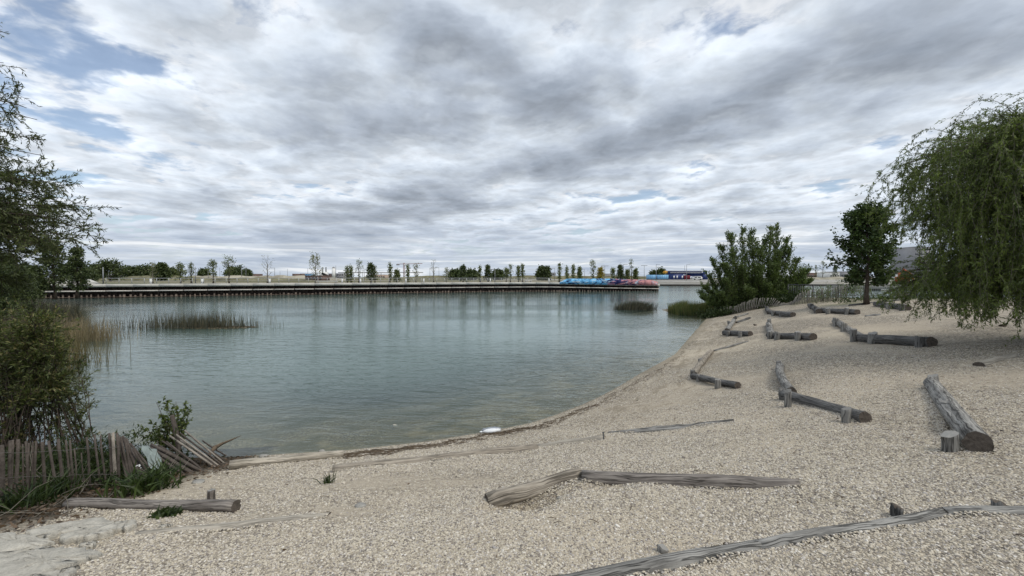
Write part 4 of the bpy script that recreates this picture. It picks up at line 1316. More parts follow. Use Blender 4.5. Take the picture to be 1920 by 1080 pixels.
for k in range(72):
    az = rng.uniform(0, 6.28) if k > 60 else rng.uniform(2.3, 5.6)
    tier = k % 3
    hz = wz + (1.9, 3.1, 4.15)[tier] + rng.uniform(-.3, .4)
    p, _ = at_path(tp, (hz - wz) / 5.2)
    reach = (rng.uniform(2.3, 3.5), rng.uniform(2.4, 3.5), rng.uniform(1.6, 3.6))[tier]
    if math.cos(az) > .3: reach *= .8
    if tier == 2 and 2.3 < az < 3.7: reach = rng.uniform(2.6, 3.5)
    rise = (.4, .85, 1.3)[tier] * rng.uniform(.7, 1.2)
    out_ = np.array([math.cos(az), math.sin(az), 0])
    ts = np.linspace(0, 1, 10)
    pt = p[None] + out_[None] * (reach * ts)[:, None] + np.array([0, 0, 1.])[None] * (rise * np.sin(ts * 2.3) / .98)[:, None] + rng.normal(size=(10, 3)) * .09 * ts[:, None]
    wd.tube(pt, np.linspace(.10, .012, 10), 5, cap=False)
    for j in range(21):
        t = rng.uniform(.25, 1.); q, dd = at_path(pt, t)
        sd = unit(dd + rng.normal(size=3) * .75)
        tw = path(q, sd, rng.uniform(.3, 1.0), 4, .2, -.08)
        st_.tube(tw, np.linspace(.010, .005, 5), 3, cap=False)
        wleaves(tw, 34, .75, .15)
        e = tw[-1]
        rad = math.hypot(e[0] - WX, e[1] - WY)
        if (rad > 1.9 and e[1] > WY + .15) or rad > 3.7: lo = rng.uniform(4.5, 6.0)
        else: lo = wz + rng.uniform(.0, .9) if rad > 1.5 else wz + rng.uniform(1.2, 3)
        L = float(np.clip(e[2] - lo, .45, 5.0 if tier else 3.6)) * (rng.uniform(.85, 1.05) if rng.random() < .5 else rng.uniform(.35, .9))
        strand(e, sd * np.array([1, 1, .3]), L)
        if rng.random() < .5: strand(tw[2], rng.normal(size=3), rng.uniform(.3, 1.1))
# upper shoots
for k in range(270):
    az = rng.uniform(1.9, 5.4); r_ = rng.uniform(.3, 2.9)
    q = np.array([WX + math.cos(az) * r_, WY + math.sin(az) * r_, wz + 6.5 - .55 * min(r_, 1.2) - .13 * r_ ** 1.7 + rng.uniform(-1.3, .2)])
    tw = path(q, [math.cos(az), math.sin(az), .5], rng.uniform(.5, 1.2), 5, .2, -.13)
    st_.tube(tw, np.linspace(.010, .004, 6), 3, cap=False)
    wleaves(tw, 46, .7, .1)
    strand(tw[-1], tw[-1] - tw[-2], rng.uniform(.3, 1.1))
wd.build('trunk', M['bark'], wil); st_.build('branchlets', M['bark_pale'], wil); lf.build('crown', M['lf_willow'], wil)
print('willow leaves', sum(len(f) for f in lf.f))


# --- left willow: branches reach in from outside the picture
LX, LY = -19.6, 11.8
lz = gz(LX, LY)
lw = thing('willow_tree', (LX, LY, lz), 'willow tree at the left edge with thin branches reaching over the water', 'tree')
wd, lf, st_ = MB(), MB(), MB()
tp = np.array([[LX, LY, lz - .2], [LX + .2, LY, lz + 2], [LX + .5, LY, lz + 4.4], [LX + .6, LY, lz + 7.5], [LX + .8, LY, lz + 10]])
wd.tube(tp, [.4, .32, .26, .18, .08], 9)
def lbranch(z0, tip, wgt, nsub, sag, dens=1., sub=1.):
    p, _ = at_path(tp, np.clip((z0 - lz) / 10, 0, 1))
    e = np.array(tip)
    ts = np.linspace(0, 1, 11)[:, None]
    pt = p * (1 - ts) + e * ts + np.array([0, 0, 1.]) * (np.sin(ts * math.pi) * sag) + rng.normal(size=(11, 3)) * .06 * ts
    wd.tube(pt, np.linspace(wgt, .008, 11), 5, cap=False)
    Lb = np.linalg.norm(e - p)
    for k in range(nsub):
        t = rng.uniform(.25, 1.0); q, dd = at_path(pt, t)
        d2 = unit(dd + rng.normal(size=3) * .5 + np.array([.1, 0, -.02]))
        tw = path(q, d2, (.5 + 1.3 * (1.1 - t)) * rng.uniform(.5, 1.2) * sub, 4, .16, -.05)
        st_.tube(tw, np.linspace(.009, .004, 5), 3, cap=False)
        for j in range(4):
            q2, d3 = at_path(tw, rng.uniform(.2, 1))
            t2 = path(q2, unit(d3 + rng.normal(size=3) * .6), rng.uniform(.2, .55) * sub, 3, .15, -.10)
            st_.tube(t2, np.linspace(.005, .003, 4), 3, cap=False)
            a_, b_ = leaf_line(t2, int(16 * dens), .55); add_leaves(lf, a_, unit(b_ + np.array([0, 0, -.15])), .105, .024)
        a_, b_ = leaf_line(tw, int(26 * dens), .55); add_leaves(lf, a_, b_, .105, .024)
YL = 11.6
for (px, py, dy, z0, w, n, sag, den) in (
    (60, 195, 0, 8.4, .035, 12, .2, .9), (78, 222, .5, 8.0, .04, 14, .3, .9), (70, 262, -.5, 7.6, .04, 16, .3, .9), (84, 290, .4, 7.4, .04, 16, .3, .9), (30, 205, .8, 8.6, .04, 14, .2, .9),
    (40, 330, .3, 7.0, .05, 26, .35, 1.1), (90, 345, -.6, 6.6, .05, 30, .4, 1.3), (108, 350, .2, 6.2, .06, 24, .5, 1.), (130, 372, .6, 6.0, .06, 26, .5, 1.), (150, 395, -.3, 5.7, .06, 26, .5, 1.),
    (172, 428, .1, 5.5, .06, 26, .55, 1.), (140, 455, .4, 5.2, .05, 24, .5, 1.), (112, 440, -.8, 5.4, .05, 26, .5, 1.1), (80, 420, .8, 5.6, .06, 30, .5, 1.2), (56, 400, -.4, 5.8, .06, 32, .4, 1.3),
    (50, 440, .7, 5.2, .06, 44, .4, 1.5), (74, 455, -1, 5.0, .05, 32, .4, 1.2), (20, 380, 0, 6.0, .06, 44, .3, 1.5), (20, 430, .9, 5.4, .06, 44, .3, 1.5), (30, 465, -.6, 4.8, .06, 40, .3, 1.5),
    (-30, 300, 0, 7.4, .06, 34, .3, 1.2), (-30, 380, .5, 6.4, .06, 40, .3, 1.4), (-40, 450, 0, 5.4, .06, 40, .3, 1.4), (45, 480, .6, 4.6, .05, 30, .3, 1.2), (-20, 520, .2, 4.2, .05, 40, .2, 1.4), (20, 520, .8, 4.0, .05, 34, .2, 1.4),
    (98, 395, 1.0, 6.0, .05, 26, .45, 1.1), (118, 412, -.9, 5.7, .05, 26, .45, 1.1), (8, 55, .2, 10.2, .03, 4, .2, .6), (10, 118, .4, 9.6, .03, 4, .2, .6)):
    lbranch(z0, P(px - 8, py, YL + dy), w, int(n * 1.0), sag, den * .95)
wd.build('trunk', M['bark'], lw); st_.build('branchlets', M['bark'], lw); lf.build('crown', M['lf_willow2'], lw)

# --- willow shrub on the left bank, its lower stems bare
sx, sy = -9.55, 8.3
sz = gz(sx, sy)
sh = thing('willow_shrub', (sx, sy, sz), 'tawny green willow shrub on the left bank with bare lower stems', 'shrub')
wd, lf = MB(), MB()
for k in range(60):
    px = rng.uniform(-60, 104) if k > 12 else rng.uniform(60, 135)
    e = P(px, np.interp(px, [-60, 0, 60, 105, 130, 150], [560, 572, 590, 620, 660, 690]) + abs(rng.normal()) * 45, 9.0 + rng.uniform(-1., 1.4))
    a = np.array([sx + rng.normal() * .55 + (px - 40) * .002, sy + rng.normal() * .3, 0]); a[2] = gz(a[0], a[1]) - .05
    ts = np.linspace(0, 1, 9)[:, None]
    pt = a * (1 - ts) + e * ts + np.array([0, 0, .35]) * np.sin(ts * 3.14) + rng.normal(size=(9, 3)) * .025
    wd.tube(pt, np.linspace(.016, .004, 9), 4, cap=False)
    for j in range(26):
        t = rng.uniform(.06 if px < 45 else (.3 if px < 75 else .5), 1.0); q, dd = at_path(pt, t)
        tw = path(q, unit(dd * .6 + rng.normal(size=3) * .6), rng.uniform(.18, .55), 3, .15, -.02)
        wd.tube(tw, np.linspace(.005, .003, 4), 3, cap=False)
        a_, b_ = leaf_line(tw, 26, .6); add_leaves(lf, a_, b_, .075, .02)
wd.build('stem', M['bark'], sh); lf.build('foliage', M['lf_shrub'], sh)
sh2 = thing('willow_shrub', (-8.55, 8.35, gz(-8.55, 8.35)), 'thin loose willow shoots with dark small leaves right of the tawny shrub', 'shrub')
wd, lf = MB(), MB()
for k in range(13):
    px = rng.uniform(66, 152); py = rng.uniform(655, 735)
    e = P(px, py, 8.5 + rng.uniform(-.4, .6)); a = np.array([-8.5 + rng.normal() * .35, 8.3 + rng.normal() * .15, 0]); a[2] = gz(a[0], a[1]) - .05
    ts = np.linspace(0, 1, 9)[:, None]
    pt = a * (1 - ts) + e * ts + np.array([0, 0, .12]) * np.sin(ts * 3.14) + rng.normal(size=(9, 3)) * .02
    wd.tube(pt, np.linspace(.011, .003, 9), 4, cap=False)
    for j in range(10):
        t = rng.uniform(.45, 1.0); q, dd = at_path(pt, t)
        tw = path(q, unit(dd * .5 + rng.normal(size=3) * .6), rng.uniform(.12, .4), 3, .15, -.02)
        wd.tube(tw, np.linspace(.004, .002, 4), 3, cap=False)
        a_, b_ = leaf_line(tw, 13, .6); add_leaves(lf, a_, b_, .07, .022)
wd.build('stem', M['bark'], sh2); lf.build('foliage', M['lf_willow2'], sh2)

# --- small dense bush behind the fallen fence
e0 = G(318, 858); Ys = e0[1] + .25
sb = thing('small_bush', (e0[0], Ys, gz(e0[0], Ys)), 'small leafy green bush behind the broken fence post', 'bush')
wd, lf = MB(), MB()
for (px, py) in ((292, 752), (310, 748), (330, 752), (348, 758), (356, 768), (345, 785), (300, 775), (285, 795), (262, 802), (250, 812), (275, 808), (335, 775), (318, 765), (305, 790), (325, 795), (340, 800), (290, 815), (310, 812), (330, 815), (300, 830)):
    e = P(px, py, Ys + rng.uniform(-.25, .3)); a = np.array([e0[0] + rng.normal() * .04, Ys + rng.normal() * .04, gz(e0[0], Ys)])
    ts = np.linspace(0, 1, 7)[:, None]; pt = a * (1 - ts) + e * ts + np.array([0, 0, .05]) * np.sin(ts * 3.14)
    wd.tube(pt, np.linspace(.012, .003, 7), 4, cap=False)
    for j in range(13):
        q, dd = at_path(pt, rng.uniform(.35, 1)); tw = path(q, unit(dd * .4 + rng.normal(size=3)), rng.uniform(.06, .17), 2, .1)
        wd.tube(tw, [.003, .002, .002], 3, cap=False)
        a_, b_ = leaf_line(tw, 9, .8, 0); add_leaves(lf, a_, b_, .06, .034)
wd.build('stem', M['bark'], sb); lf.build('foliage', M['lf_small'], sb)


# --- reeds: blades in clumps, nobody could count them
def reeds(pts_, h, m, lab, nm='reed_bed', lean=(0, 0), w=.018, z0=-.25, sp=.14):
    mb = MB(); n = len(pts_)
    H = h * rng.uniform(.45, 1.15, n)
    b = np.column_stack([pts_, np.full(n, z0)]) if np.shape(pts_)[1] == 2 else pts_
    d = np.column_stack([rng.normal(size=n) * sp + lean[0], rng.normal(size=n) * sp + lean[1], np.ones(n)])
    bend = np.column_stack([d[:, 0] * 1.9, d[:, 1] * 1.9, np.ones(n) * .96])
    s = unit(np.column_stack([rng.normal(size=n), rng.normal(size=n) * .4, np.zeros(n)])) * w / 2
    m1 = b + d * (H * .5)[:, None]; t_ = m1 + bend * (H * .5)[:, None]
    V = np.stack([b - s, b + s, m1 - s * .8, m1 + s * .8, t_], 1).reshape(-1, 3)
    i = np.arange(n)[:, None] * 5
    tt = rng.random(n)
    mb.add(V, i + np.array([[0, 1, 3, 2]]), tt); mb.add(V, i + np.array([[2, 3, 4]]), tt)
    o = mb.build(nm, M[m]); return tag(o, lab, 'reeds', kind='stuff')


def clump(x0, x1, y0, y1, n, px_pow=1.):
    """points of a lens shaped patch of shallow water"""
    u = rng.normal(size=n) * .38; v = rng.normal(size=n) * .33
    k = (np.abs(u) < 1) & (np.abs(v) < np.sqrt(np.clip(1 - u * u, 0, 1)))
    return np.column_stack([(x0 + x1) / 2 + u[k] * (x1 - x0) / 2, (y0 + y1) / 2 + v[k] * (y1 - y0) / 2])

reeds(np.vstack([clump(-31.5, -17, 29.5, 34.5, 800), clump(-27, -18.5, 30.2, 33.5, 900)]), 1.5, 'reed_dark', 'wide bed of dark reeds standing in the open water on the left', w=.024, sp=.07)
mb = MB()
for (x, y) in clump(-25, -19, 31, 33, 800):
    mb.box((x, y, .02), (rng.uniform(.1, .4), .05, .04), rng.uniform(0, 3), tint=rng.random())
o = mb.build('reed_litter', M['reed_dry']); tag(o, 'dead flattened stalks at the foot of the wide reed bed', 'reed litter', kind='stuff')
reeds(clump(11.7, 16.9, 48.6, 51.4, 2600), 1.25, 'reed_dark', 'compact clump of dark rushes standing alone in the water', lean=(.16, 0), w=.035, sp=.12)
gp = []
for k in range(9000):
    x = rng.uniform(16.6, 20.6); y = rng.uniform(42.4, 46)
    gp.append((x, y))
gp = np.array(gp); d_, _ = signed(gp[:, 0], gp[:, 1]); gp = gp[(d_ > -1.0) & (d_ < 1.6)]
gpz = np.column_stack([gp, np.maximum(-.25, ground(gp[:, 0], gp[:, 1]) - .1)])
lb = np.column_stack([-39.5 + rng.normal(size=3000) * 3.2, 38.5 + rng.normal(size=3000) * 2.6]); d_, _ = signed(lb[:, 0], lb[:, 1]); lb = lb[d_ > -.9]
reeds(np.column_stack([lb, np.maximum(-.2, ground(lb[:, 0], lb[:, 1]) - .05)]), 1.5, 'reed_dark', 'dark reeds along the far left bank below the trees', w=.05, sp=.12)
reeds(gpz[:3600], 1.15, 'reed_green', 'green reeds fringing the spit in front of the big bush', w=.035, sp=.10)
u = rng.uniform(0, 1, 2200)
u = u ** 1.5
dr = np.column_stack([-28.6 + u * 4.4 + rng.normal(size=2200) * .5, 26.6 - u * 1.2 + rng.normal(size=2200) * .7])
reeds(dr[:1300], 1.6, 'reed_dry', 'pale dry reeds at the water edge on the left', w=.026, sp=.10)
dr = np.column_stack([-19.8 + rng.normal(size=3000) * .9, 16.6 + rng.normal(size=3000) * 1.2])
reeds(np.column_stack([dr, np.maximum(-.2, ground(dr[:, 0], dr[:, 1]) - .05)]), 1.75, 'reed_tawny', 'tall tawny dry reeds behind the willow shrub on the left', w=.022, sp=.13)
dr = np.column_stack([-25.5 + rng.normal(size=3000) * 1.8, 22.5 + rng.normal(size=3000) * 1.8]); d_, _ = signed(dr[:, 0], dr[:, 1]); dr = dr[d_ > -1.2]
reeds(np.column_stack([dr, np.maximum(-.2, ground(dr[:, 0], dr[:, 1]) - .05)]), 1.4, 'reed_tawny', 'dull tawny reeds on the left bank beyond the tawny ones', w=.03, sp=.12)


# --- grass tufts and weeds
def tuft(px, py, n, h, w, sprd, m, lab, nm='grass_tuft', lean=0., group=None, cat='grass tuft'):
    b = G(px, py)
    mb = MB()
    for k in range(n):
        o_ = rng.normal(size=2) * sprd * .45
        z = gz(b[0] + o_[0], b[1] + o_[1])
        d = unit(np.array([rng.normal() * .42 + lean, rng.normal() * .42, 1.]))
        L = h * rng.uniform(.5, 1.15); ss = unit(np.cross(d, [rng.normal(), rng.normal(), .1])) * w / 2
        p0 = np.array([b[0] + o_[0], b[1] + o_[1], z - .02]); p1 = p0 + d * L * .55
        d2 = unit(d + np.array([d[0], d[1], -.35]) * .9); p2 = p1 + d2 * L * .5
        mb.add([p0 - ss * .6, p0 + ss * .6, p1 + ss, p1 - ss, p2], [[0, 1, 2, 3]], rng.random())
        mb.add([p0 - ss * .6, p0 + ss * .6, p1 + ss, p1 - ss, p2], [[3, 2, 4]], rng.random())
    o = mb.build(nm, M[m], loc=(b[0], b[1], b[2])); return tag(o, lab, cat, group)

tuft(272, 922, 150, .46, .028, .42, 'lf_grass', 'broad leaved green tussock beside the left end of the lying log', lean=.12)
tuft(292, 905, 60, .4, .024, .25, 'lf_grass', 'tussock leaning toward the green sheet by the fallen slats', lean=.3)
tuft(122, 925, 60, .55, .02, .2, 'lf_grass', 'upright yellowish grass tuft before the fence, left of the lying log')
tuft(85, 935, 110, .45, .022, .28, 'lf_weed', 'dark spreading tussock in front of the leaning slats')
tuft(30, 955, 120, .42, .02, .3, 'lf_weed', 'dark weeds at the foot of the leftmost fence post')
tuft(175, 880, 90, .35, .022, .28, 'lf_weed', 'dark weeds behind the slats at the middle of the near fence')
tuft(220, 905, 60, .3, .02, .3, 'lf_weed', 'low weeds at the foot of the pale fence post')
tuft(615, 906, 46, .20, .012, .07, 'lf_weed', 'small lone green plant at the end of the half buried log', lean=.0)
tuft(312, 966, 150, .12, .03, .13, 'lf_weed', 'flat dark weed growing at the front of the lying log')
for (px, py, lab) in ((98, 838, 'feathery dark green weeds behind the near fence, left group'), (140, 838, 'feathery dark green weeds behind the near fence, right group'), (40, 842, 'feathery weeds behind the leftmost slats')):
    b = G(px, py + 60); b = np.array([b[0], b[1] + .6, gz(b[0], b[1] + .6)])
    mb = MB()
    for k in range(46):
        q = b + np.array([rng.normal() * .28, rng.normal() * .2, 0])
        tw = path(q, [rng.normal() * .3 + .25, rng.normal() * .3, 1.2], rng.uniform(.35, .8), 4, .12)
        a_, b_ = leaf_line(tw, 22, .7); add_leaves(mb, a_, b_, .085, .016)
    o = mb.build('weed_clump', M['lf_weed'], loc=tuple(b)); tag(o, lab, 'weeds')
# dark tangle behind the near fence
mb = MB()
for k in range(900):
    x = rng.uniform(-10.5, -6.2); y = rng.uniform(6.6, 8.3) + (x + 6) * .05; 
    if signed([x], [y])[0][0] < .25: continue
    tw = path([x, y, gz(x, y)], [rng.normal() * .6, rng.normal() * .4, 1], rng.uniform(.1, .42), 3, .2)
    a_, b_ = leaf_line(tw, 12, .8); add_leaves(mb, a_, b_, .07, .026)
o = mb.build('undergrowth', M['lf_weed']); tag(o, 'dark low tangle of weeds on the bank behind the near fence', 'undergrowth', kind='stuff')
# weeds along the back edge of the beach
mb = MB()
for k in range(520):
    t = rng.random(); x = 23.2 + t * 17; y = 29.6 + t * 6.5 + abs(rng.normal()) * 1.6; z = gz(x, y)
    big = rng.random() < .18
    tw = path([x, y, z], [rng.normal() * .4, rng.normal() * .4, 1], rng.uniform(.05, .17) * (3. if big else 1), 2, .2)
    a_, b_ = leaf_line(tw, 12 if big else 6, .8); add_leaves(mb, a_, b_, .14, .045)
o = mb.build('weeds', M['lf_grass']); tag(o, 'scattered green weeds on the bare strip behind the beach on the right', 'weeds', kind='stuff')
for (px, py, Y, n, lab) in ((1555, 528, 33, 16, 'tall thin leafy shoots behind the right end of the far fence'), (1600, 522, 33, 26, 'leafy shoots behind the trunk of the round tree'), (1530, 540, 36, 22, 'low twiggy shoots behind the far fence beside the water'), (1690, 530, 33, 14, 'dark shoots rising in front of the orange machine')):
    c = P(px, py, Y); z0 = gz(c[0], Y); mb = MB(); wd_ = MB()
    t = thing('leafy_shoots', (c[0], Y, z0), lab, 'shrub', 'shoots behind the far fence')
    for k in range(n):
        q = np.array([c[0] + rng.normal() * .7, Y + rng.normal() * .4, z0])
        tw = path(q, [rng.normal() * .25, rng.normal() * .2, 1], (c[2] - z0) * rng.uniform(.6, 1.1), 5, .08)
        wd_.tube(tw, np.linspace(.014, .005, 6), 3, cap=False)
        a_, b_ = leaf_line(tw, 34, .8, .2); add_leaves(mb, a_ + rng.normal(size=a_.shape) * .08, b_, .13, .04)
    wd_.build('stem', M['bark_pale'], t); mb.build('foliage', M['lf_bush'], t)

# ------------------------------------------------------------------ logs that terrace the beach
def log_mesh(a, b, r0, r1, mat, bow=0., knots=3, k=22, seed=0, cut=True):
    """a weathered, slightly crooked trunk from a to b; returns bark and cut-face collectors in world space"""
    g_ = np.random.default_rng(seed)
    a, b = np.array(a, float), np.array(b, float)
    L = np.linalg.norm(b - a); n = int(np.clip(L / .11, 12, 46))
    t = np.linspace(0, 1, n)
    d = (b - a) / L; sd = unit(np.cross(d, [0, 0, 1.])); up = np.cross(sd, d)
    c = a[None] + (b - a)[None] * t[:, None]
    c += sd[None] * (bow * np.sin(t * math.pi) + .011 * np.sin(t * 7 + seed))[:, None] * L * .16 + up[None] * (.006 * np.sin(t * 9 + seed * 2))[:, None]
    th = np.linspace(0, 2 * math.pi, k, endpoint=False)
    ph = g_.uniform(0, 6.28, 6)
    R_ = (r0 + (r1 - r0) * t)[:, None] * np.ones((1, k))
    for q in range(5 if k > 12 else 0):                              # long drying cracks
        j_ = g_.integers(0, k); t0_, t1_ = sorted(g_.uniform(-.1, 1.1, 2))
        R_[:, j_] *= 1 - .20 * sst(t, t0_ - .05, t0_ + .05) * (1 - sst(t, t1_ - .05, t1_ + .05))
    groove = .055 * np.sin(3 * th + ph[0]) + .045 * np.sin(5 * th + ph[1]) + .03 * np.sin(8 * th + ph[2])
    R_ = R_ * (1 + groove[None] * .7 + .05 * np.sin(t * 4.3 + ph[5])[:, None] + .04 * np.sin(t * 11 + ph[3])[:, None] * np.cos(th + ph[4])[None] + g_.normal(size=(n, k)) * .012)
    for q in range(knots):
        kt, ka = g_.uniform(.08, .92), g_.uniform(0, 6.28)
        dd = ((t - kt) * L / .10)[:, None] ** 2 + (np.angle(np.exp(1j * (th - ka))) / .45)[None] ** 2
        R_ = R_ * (1 + .14 * np.exp(-dd))
    V = c[:, None] + R_[..., None] * (np.cos(th)[None, :, None] * sd + np.sin(th)[None, :, None] * up)
    V[0] += d * (g_.normal(size=k) * .003)[:, None]; V[-1] += d * (g_.normal(size=k) * .003)[:, None]
    return V.reshape(-1, 3), n, k, L, c, R_


def finish_log(V, n, k, L, mat, parent_loc, name, cutmat='cut', rr=.1):
    loc = np.array(parent_loc)
    i, j = np.meshgrid(np.arange(n - 1), np.arange(k), indexing='ij')
    q = np.stack([i * k + j, i * k + (j + 1) % k, (i + 1) * k + (j + 1) % k, (i + 1) * k + j], -1).reshape(-1, 4)
    # cut ends: rim, ring, middle
    ends = []; faces4 = [q]; faces3 = []
    nv = n * k; W = [V - loc]
    for e, row in ((0, np.arange(k)), (1, (n - 1) * k + np.arange(k))):
        ring = V[row]; c = ring.mean(0)
        inner = c + (ring - c) * .55
        W += [inner - loc, (c - loc)[None]]
        b = nv; nv += k + 1
        ii = np.arange(k); jj = (ii + 1) % k
        f4 = np.stack([row[ii], b + ii, b + jj, row[jj]], -1); f3 = np.stack([b + ii, np.full(k, b + k), b + jj], -1)
        if e: f4, f3 = f4[:, ::-1], f3[:, ::-1]
        faces4.append(f4); faces3.append(f3)
    A = MB(); A.add(np.concatenate(W), np.concatenate(faces4)); A.f.append(np.concatenate(faces3)); A.t.append(np.full(2 * k, .5))
    me = A.mesh(name, M[mat], True)
    me.materials.append(M[cutmat])
    nb = len(q)
    mi = np.ones(len(me.polygons), np.int32); mi[:nb] = 0
    me.polygons.foreach_set('material_index', mi)
    sm = np.zeros(len(me.polygons), bool); sm[:nb] = True
    me.polygons.foreach_set('use_smooth', sm)
    uv = me.uv_layers.new(name='grain')
    U = np.zeros((len(me.loops), 2), np.float32)
    jn = np.where(j == k - 1, k, j + 1)
    lu = np.stack([j, jn, jn, j], -1).reshape(-1) * (2 * math.pi * rr / k)
    lv = np.stack([i, i, i + 1, i + 1], -1).reshape(-1) * (L / (n - 1))
    # loops of the bark faces come first, in the order of q
    U[:nb * 4, 0] = lu; U[:nb * 4, 1] = lv
    uv.data.foreach_set('uv', U.ravel())
    return me


def stake_mesh(p, r, h, seed, mat, buried=.25, tilt=(0, 0), slant=.0):
    a = np.array([p[0], p[1], p[2] - buried]); b = np.array([p[0] + tilt[0], p[1] + tilt[1], p[2] + h])
    V, n, k, L, c, R_ = log_mesh(a, b, r, r * .96, mat, 0, 0, 12, seed)
    V = V.reshape(n, k, 3)
    gs = np.random.default_rng(seed + 500); th_ = np.linspace(0, 6.283, k, endpoint=False)
    f_ = 1 - .28 * np.clip(np.cos(th_ - gs.uniform(0, 6.28)) - .45, 0, 1) / .55 + gs.normal(size=k) * .035
    V = c[:, None] + (V - c[:, None]) * f_[None, :, None]
    V[-1, :, 2] += gs.normal(size=k) * .008 + slant * (V[-1, :, 0] - b[0]) / max(r, .01) * r
    return V.reshape(-1, 3), n, k, L


LOGS = []
BANKED = []
def beach_log(p0, p1, dia, mat, lab, stakes=(), sink=.25, bow=0., lift=(0, 0), dia1=None, knots=3, cutmat='cut'):
    """p0, p1: where its two ends meet the gravel; stakes: (px, py, diameter, height)"""
    i = len(LOGS)
    USE_PITS[0] = False
    a, b = G(*p0), G(*p1)
    r0, r1 = dia / 2, (dia1 or dia) / 2
    # the seen lower contour is the near side: move the axis back by a radius
    vw = unit(np.array([(a[0] + b[0]) / 2, (a[1] + b[1]) / 2, 0.]))
    a = a + vw * r0 * .5; b = b + vw * r1 * .5
    a[2] = gz(a[0], a[1]) + r0 * (1 - 2 * sink) + lift[0]; b[2] = gz(b[0], b[1]) + r1 * (1 - 2 * sink) + lift[1]
    mid = (a + b) / 2
    if np.hypot(*mid[:2]) < 13 and abs(bow) < .08: BANKED.append((a.copy(), b.copy(), r0, r1))
    V, n, k, L, c, R_ = log_mesh(a, b, r0, r1, mat, bow, knots, seed=i * 7 + 3)
    me = finish_log(V, n, k, L, mat, mid, 'beach_log', cutmat, r0)
    o = bpy.data.objects.new('beach_log', me); COL.objects.link(o); o.location = tuple(mid)
    tag(o, lab, 'log', 'logs laid out on the gravel beach')
    for s, st_ in enumerate(stakes):
        px, py, sd_, h = st_[:4]
        p = G(px, py); p = p + unit(np.array([p[0], p[1], 0])) * sd_ * .5; p[2] = gz(p[0], p[1])
        sm = st_[4] if len(st_) > 4 else mat
        SV, sn, sk, SL = stake_mesh(p, sd_ / 2, h, i * 11 + s, sm, tilt=(rnd.uniform(-.02, .02), rnd.uniform(-.02, .02)), slant=rnd.uniform(-.5, .5))
        sme = finish_log(SV, sn, sk, SL, sm, mid, 'stake', 'log_grey' if sm != 'log_dark' else 'cut', sd_ / 2)
        so = bpy.data.objects.new('stake', sme); COL.objects.link(so); so.parent = o
    LOGS.append(o); USE_PITS[0] = True
    return o


# near beach
beach_log((128, 954), (444, 960), .135, 'log_brown', 'thick brown grey log lying before the near fence, cut end to the right', [(397, 938, .11, .13)], sink=.06, cutmat='cut')
beach_log((430, 882), (644, 859), .165, 'log_pale', 'smooth pale log at the waterline beside the fallen fence', sink=.02)
beach_log((622, 886), (1008, 842), .27, 'log_tan', 'long sandy half buried log behind the small lone plant', sink=.55, bow=-.03, lift=(-.02, -.03))
beach_log((1006, 838), (1136, 822), .22, 'log_sand', 'almost buried sandy log ending at a short iron pin', sink=.80)
beach_log((1142, 812), (1378, 790), .20, 'log_grey', 'thin grey log almost buried in gravel, right of the iron pin', sink=.74, bow=.03, lift=(-.03, -.02))
beach_log((912, 938), (1089, 897), .17, 'log_tan', 'tan log above a scoured hollow, left of the long split log', sink=.52, lift=(-.035, .03), dia1=.175)
beach_log((1091, 900), (1500, 911), .16, 'log_brown', 'long split log running right from the tan log', sink=.42, bow=.02, dia1=.13, knots=5, lift=(0.01, -.02))
beach_log((1010, 1108), (1425, 1026), .145, 'log_grey', 'grey half buried log at the bottom edge, left one of the line', [(1243, 1042, .09, .04, 'log_grey')], sink=.70)
beach_log((1415, 1028), (1770, 966), .135, 'log_grey', 'grey half buried log rising to the right at the bottom edge', [(1678, 972, .10, .09, 'log_dark')], sink=.70)
beach_log((1768, 966), (2010, 962), .125, 'log_grey', 'grey half buried log at the right picture edge', [(1872, 955, .11, .05, 'log_dark')], sink=.58)
# middle beach
beach_log((1745, 728), (1832, 850), .22, 'log_grey', 'thick weathered log pointing at the camera, its dark cut end nearest', [(1749, 724, .16, .18), (1775, 780, .15, .2), (1781, 850, .165, .2)], sink=.12, dia1=.27)
beach_log((1470, 750), (1622, 794), .23, 'log_dark', 'thick dark grey log slanting right behind two short stakes', [(1478, 764, .13, .30, 'log_grey'), (1588, 794, .13, .22, 'log_grey')], sink=.14, dia1=.20)
beach_log((1462, 690), (1484, 742), .20, 'log_grey', 'crooked grey log running back from the slanting thick log', [(1459, 692, .13, .22), (1468, 716, .13, .16), (1466, 750, .13, .22)], sink=.18, bow=.10)
beach_log((1299, 710), (1384, 729), .18, 'log_dark', 'dark grey log near the water, lower arm of an L', [(1309, 716, .15, .20, 'log_grey'), (1346, 729, .17, .24, 'log_grey')], sink=.12)
beach_log((1334, 662), (1302, 706), .20, 'log_tan', 'pale log running back from the dark log near the water', [(1300, 708, .16, .22, 'log_grey'), (1314, 683, .15, .2, 'log_grey')], sink=.22, bow=.06)
beach_log((1338, 659), (1402, 641), .16, 'log_grey', 'thin nearly buried log behind the pale log of the L', sink=.62)
beach_log((1358, 628), (1407, 630), .28, 'log_dark', 'short dark log with two stakes, close to the spit', [(1366, 631, .2, .3, 'log_grey'), (1388, 633, .2, .3, 'log_grey')], sink=.1)
beach_log((1376, 603), (1363, 623), .28, 'log_grey', 'short grey log running back from the short dark log near the spit', [(1367, 612, .2, .36)], sink=.2)
beach_log((1381, 606), (1406, 597), .20, 'log_dark', 'thin dark log behind the short grey log near the spit', sink=.45)
beach_log((1442, 634), (1525, 638), .29, 'log_dark', 'long dark log with two pale stakes in the middle of the beach', [(1457, 638, .24, .34, 'log_grey'), (1497, 639, .24, .34, 'log_grey')], sink=.1)
